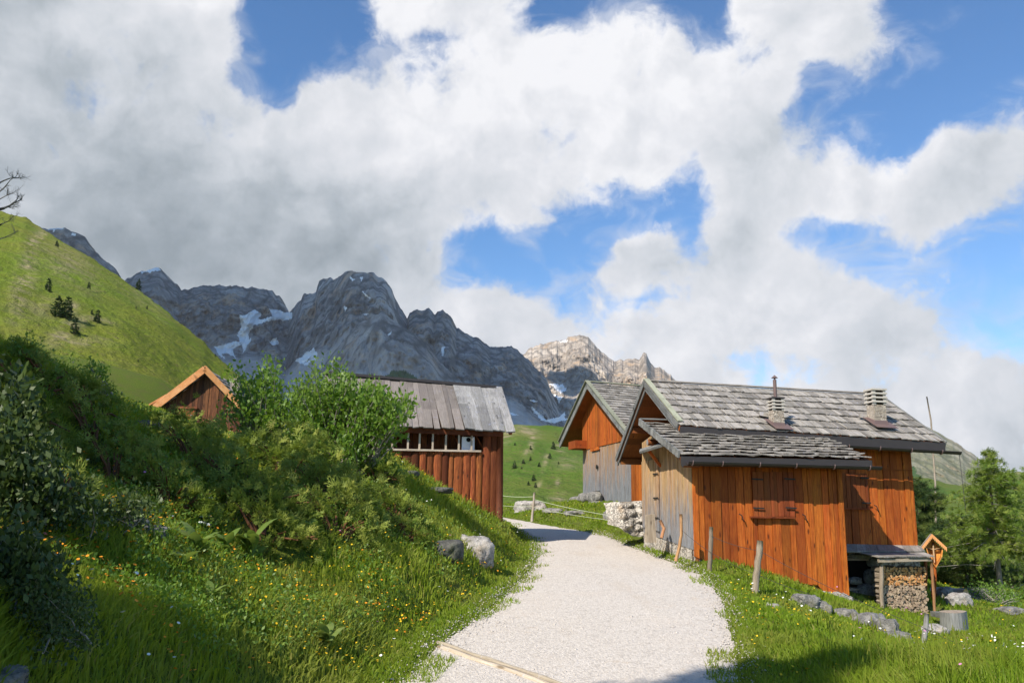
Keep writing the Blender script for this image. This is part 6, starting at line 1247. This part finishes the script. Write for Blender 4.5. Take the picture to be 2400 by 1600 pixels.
for i, (px, py, hp, l_) in enumerate([(1298, 1052, 17, 'conifer beside the white rock near the second barn eave'), (1206, 1077, 12, 'small conifer near the log barn corner on the far hillside'), (1204, 1096, 17, 'bushy conifer group below the small one by the log barn corner'), (1227, 1087, 11, 'small conifer in the middle row of the far hillside'), (1244, 1080, 10, 'pointed conifer just right of the middle of the far hillside'), (1262, 1094, 10, 'conifer above the lone pale rock on the far hillside'), (1287, 1074, 13, 'conifer halfway down beneath the second barn eave'), (1252, 1127, 15, 'tall conifer in the lower part of the far hillside'), (1253, 1141, 11, 'conifer standing right below the tall one'), (1238, 1137, 10, 'dark conifer left of the tall lower one'), (1206, 1042, 7, 'tiny conifer high at the log barn side of the far hillside'), (1244, 1055, 9, 'tiny conifer below the rock scar'), (1310, 1087, 6, 'tiny conifer close to the second barn wall'), (1222, 1100, 6, 'tiniest conifer in the middle of the far hillside'), (1282, 1079, 7, 'small conifer left of the one below the barn eave')]): small(VM_, px, py, hp, l_, GM, 130+i, .34)
# stone pine, larches, background trees at the right
def tuft(n=16, L=1., w=.035):
    v, f = [], []
    for k in range(n):
        a, t = 2.4*k, .25+1.05*(k/n); d = np.array([math.cos(a)*math.sin(t), math.sin(a)*math.sin(t), math.cos(t)]); s = np.cross(d, [0.3, .2, 1]); s /= np.linalg.norm(s); i = len(v); v += [-s*w, s*w, d*L*(1-.25*(k % 3)/3)]; f.append((i, i+1, i+2))
    return v, f
TUFT = tuft()
def gp(px, py, D): p = at(px, py, D); p.z = float(gzi(p.x, p.y)); return p
p = gp(2165, 1380, 30.5); hh = at(2172, 1118, 30.5).z-p.z
conifer(p, hh, hh*.6, M_pine, 'stone_pine', 'dark dense stone pine with yellowish top behind the wayside shrine', 'pine tree', None, 22, 14, .22, 3.2, 5, -.25, .0, 1, trunk=1, needle=TUFT, profile=lambda t: min(1., (1-t)*1.7)*(.75+.35*math.sin(t*9)), irregular=.3)
p = gp(2270, 1392, 30); hh = at(2270, 1210, 30).z-p.z
conifer(p, hh, hh*.66, M_pine, 'stone_pine', 'lower spreading stone pine right of the shrine', 'pine tree', None, 15, 14, .22, 3., 6, -.15, .0, 1, trunk=1, needle=TUFT, profile=lambda t: math.sqrt(max(0, 1-t*t))*(.8+.2*math.sin(t*11)), irregular=.35)
p = gp(2120, 1340, 33); hh = at(2110, 1205, 33).z-p.z
conifer(p, hh, hh*.40, M_pine, 'stone_pine', 'small stone pine half hidden by the farmhouse corner', 'pine tree', None, 10, 8, .24, 2.3, 7, -.2, .0, 1, trunk=1, needle=TUFT, irregular=.3)
def larch(p, h, rad, label, seed, whorls=26, per=5, dens=2.4, dead=8, low=.12):
    rs = np.random.default_rng(seed); prof = lambda t: (1-t)**.75*(1 if t > .35 else .75)
    r = conifer(p, h, rad, M_larch, 'larch', label, 'larch tree', None, whorls, per, .21, dens*1.1, seed, .22, low+.16, 1, trunk=1, needle=(sp_v, sp_f), profile=prof, irregular=.4)
    for k in range(dead):
        z = p.z+h*rs.uniform(.12, .45); a = rs.uniform(0, 6.28); L = rad*rs.uniform(.5, 1.); c = Vector((p.x, p.y, z)); d = Vector((math.cos(a), math.sin(a), rs.uniform(-.15, .1))); mb = MB(); mb.tube([c, c+d*L*.5+Vector((0, 0, .03)), c+d*L+Vector((0, 0, -.08))], [.018, .012, .004], 5)
        mb.tube([c+d*L*.5+Vector((0, 0, .03)), c+d*L*.75+Vector((.1, .1, -.12))], [.009, .003], 4); mb.build('dead_branch', [M_twig], r, True)
p = gp(2345, 1388, 27); larch(p, at(2318, 1052, 27).z-p.z, 2.15, 'feathery larch with bare lower trunk and dead branches near the right edge', 21, 38, 8, 2.1, 10)
p = gp(2440, 1385, 31); larch(p, at(2440, 1090, 31).z-p.z, 2.0, 'larch partly cut off by the right edge of the view', 22, 26, 6, 1.7, 4, .0)
for i, (px, py, D, top, w, l_) in enumerate([(2405, 1380, 42, 1180, .4, 'dark bushy conifer low behind the larch trunk at the right edge'), (2310, 1375, 46, 1235, .42, 'rounded conifer behind the dead larch branches'), (2225, 1360, 50, 1200, .3, 'pointed conifer between stone pine and larch'), (2370, 1360, 55, 1170, .34, 'tall dark conifer further back at the right edge'), (2290, 1350, 60, 1190, .3, 'slim conifer back between stone pine and larch')]):
    p = gp(px, py, D); q = at(px, top, D); p.z = min(p.z, at(px, py, D).z); conifer(p, q.z-p.z, (q.z-p.z)*w, M_larch if i % 2 else M_pine, 'conifer', l_, 'conifer', 'trees behind the larch', 14, 8, .42, 2.2, 40+i, .1, .0, .7, needle=(sp_v, sp_f))
shrub((2330, 1400, 24), [(2340, 1395, 60, 18), (2280, 1380, 40, 16), (2390, 1410, 30, 14)], 'flowering leafy undergrowth at the foot of the larch', 40, 40, .07, M_leaf, seed=31, D=24.5, dj=1.2, spread=.12)
# trees beside the camera whose branches or shade reach the view
def bigspruce(x, y, h, rad, label, seed):
    rad *= 1.12
    p = Vector((x, y, float(gzi(x, y)))); conifer(p, h, rad, M_spruce, 'spruce', label, 'spruce tree', 'spruces standing beside the path near the camera', 28, 12, .5, 2.8, seed, .25, .04, .8)
bigspruce(-9.4, -2.9, 10.5, 2.6, 'big spruce whose shade covers the lower left corner', 201); bigspruce(-13.2, 1.0, 8.5, 2.2, 'spruce whose shade covers the dark slope under the crest', 202); bigspruce(-7.2, -4.6, 9.0, 2.0, 'spruce whose shade lies along the bottom of the left meadow', 203); bigspruce(-9.3, 4.6, 8.5, 2.2, 'spruce nearest the left edge whose shade covers the crest bushes', 207); bigspruce(-10.6, 7.2, 8.0, 2.0, 'spruce left of the view whose shade covers the upper dark slope', 208); bigspruce(-10.9, 9.8, 7.5, 1.8, 'spruce left of the view whose shade reaches the crest beside the hut', 209); bigspruce(-5.7, -.9, 11.0, 1.5, 'slim spruce whose tip shades the right edge of the path at the bottom', 210); bigspruce(-4.6, -.5, 10.8, 1.15, 'slim spruce whose top shades the lower right grass and path', 204); bigspruce(-15.6, 2.6, 9.0, 2.4, 'spruce whose shade falls along the upper left crest', 206); bigspruce(-11.8, -1.6, 9.5, 2.4, 'spruce whose shade darkens the left edge', 205)
# dead tree at the left with bare branches reaching into the sky
def grow(mb, p, d, L, r, depth, rs):
    n = 5; pts = [p]; q = p; dd = d.copy()
    for k in range(n): dd = (dd+Vector(rs.normal(0, .16, 3).tolist())+Vector((0, 0, .07))).normalized(); q = q+dd*L/n; pts.append(q)
    mb.tube(pts, [r*(1-.6*k/n) for k in range(n+1)], 5)
    if depth:
        for k in range(rs.integers(3, 6)):
            s = pts[rs.integers(1, n+1)]; e = (dd+Vector(rs.normal(0, .75, 3).tolist())).normalized(); grow(mb, s, e, L*rs.uniform(.35, .62), r*.45, depth-1, rs)
rs = np.random.default_rng(5); D_ = 9.2; tb = at(-230, 900, D_); tb.z = float(gzi(tb.x, tb.y)); root = empty('dead_tree', tb); tag(root, 'bare dead tree reaching its twigs into the sky at the upper left edge', 'dead tree'); mb = MB()
top = at(-190, 250, D_); mb.tube([tb, lerp(tb, top, .5)+Vector((.1, 0, 0)), top], [.12, .08, .02], 8); mb.build('trunk', [M_twig], root, True); mb = MB()
for (a, b, L, r) in (((-190, 520), (10, 488), .95, .02), ((-190, 540), (-5, 492), .9, .016), ((-200, 480), (0, 428), .8, .016), ((-190, 470), (0, 448), .8, .014), ((-200, 600), (5, 525), .8, .01), ((-195, 620), (0, 560), .8, .01), ((-190, 500), (-20, 470), .8, .014)):
    p, q = at(*a, D_), at(*b, D_); mb.tube([p, lerp(p, q, .5)+Vector((0, .03, -.03)), q], [r*1.6, r*1.2, r*.8], 6); d = (q-p).normalized(); grow(mb, q, (d+Vector((0, 0, .1))).normalized(), .22, r*.6, 3, rs)
mb.build('branches', [M_twig], root, True)
# tall seeding stalks at the lower right
V, F_ = [], []; mb = MB(); rs = np.random.default_rng(77)
for k in range(110):
    px = rs.uniform(1880, 2400); p = hitpx(px, rs.uniform(1540, 1640)); h_ = rs.uniform(.25, .5); e = p+Vector((rs.normal(0, .05), rs.normal(0, .05), h_)); mb.tube([p, lerp(p, e, .5)+Vector((.01, 0, 0)), e], [.0022, .002, .0015], 4, cap=False); mb.tube([lerp(p, e, .86), e], [.006, .003], 5, cap=False)
o_ = mb.build('grass_stalks', [M_grass]); tag(o_, 'tall thin seeding grass stalks at the lower right', None, None, 'stuff')
# ------------------------------------------------------------------ air
hz = MB(); hz.box(Vector((-300, 1800, 380)), 7000, 6200, 1700, 0.); hzo = hz.build('haze', []); tag(hzo, 'clear blue mountain air', None, None, 'stuff')
m = bpy.data.materials.new('haze'); m.use_nodes = True; N = NT(m.node_tree)
N.n('ShaderNodeOutputMaterial', {'Volume': N.n('ShaderNodeVolumePrincipled', {'Color': (.95, .95, .97), 'Density': 4e-5, 'Anisotropy': .2})}, None)
hzo.data.materials.append(m); SC.cycles.volume_bounces = 0; SC.cycles.volume_max_steps = 64

# loose pebbles on and beside the path
def pebbles():
    n = 26000; i = RNG.integers(0, 399, n); side = RNG.random(n) < .5; edge = np.where(side[:, None], RL[i], RR[i]); oth = np.where(side[:, None], RR[i], RL[i]); e = (oth-edge); L = np.linalg.norm(e, axis=1, keepdims=True); e = e/L
    t = np.where(RNG.random(n) < .6, RNG.normal(.02, .13, n), RNG.random(n)*L[:, 0]); q = edge+e*t[:, None]+RNG.normal(0, .03, (n, 2)); k = (q[:, 1] > 6.5) & (q[:, 1] < 26); q, t = q[k], t[k]
    inside = t > 0; z = np.where(inside, zroad(q[:, 1])+.012, gzi(q[:, 0], q[:, 1])+.008)
    a = np.array([(1, 0, 0), (0, 1, 0), (-1, 0, 0), (0, -1, 0), (0, 0, .75), (0, 0, -.6)], float); f = [(0, 1, 4), (1, 2, 4), (2, 3, 4), (3, 0, 4), (1, 0, 5), (2, 1, 5), (3, 2, 5), (0, 3, 5)]
    n = len(q); V, F_ = inst(a, f, np.c_[q, z], rotm(RNG.uniform(0, 6.28, n), RNG.uniform(0, .7, n)), RNG.uniform(.005, .016, n)*np.where(RNG.random(n) < .04, 1.7, 1.))
    o_ = npmesh('gravel', V, F_, M_limew2); tag(o_, 'loose white gravel stones spilled over the path and its edges', None, None, 'stuff')
M_limew2 = flat('white gravel stones', (.55, .50, .45), .9, .2, .3, 60)
pebbles()
def edge_keep(x, y, rd): return (rd < .35) & (rd > -.28+.22*fbm(x*2.2, y*2.2, 0, 3, 44)*2)
x, y = sample(120000, 6, 34, -.3, .4); rd = road_dist(x, y); k = (rd < .3) & (rd > -.06-.30*np.clip(fbm(x*1.6, y*1.6, 0, 3, 44)*2.4, 0, 1)); x, y, rd = x[k], y[k], rd[k]; n = len(x)
z = np.where(rd < 0, zroad(y), gzi(x, y)); h = RNG.uniform(.03, .09, n); w = (.002+.0007*y); az = RNG.uniform(0, 6.28, n); B_ = np.stack([x, y, z-.01], -1); W_ = np.stack([np.cos(az)*w, np.sin(az)*w, 0*w], -1); T_ = B_+np.stack([np.cos(az*3)*h*.6, np.sin(az*3)*h*.6, h], -1)
V = np.stack([B_-W_, B_+W_, T_], 1).reshape(-1, 3); o_ = npmesh('edge_grass', V, np.arange(n*3).reshape(-1, 3), M_grass2, fattrs={'rnd': RNG.random(n)}); tag(o_, 'grass creeping over the edges of the gravel path', None, None, 'stuff')
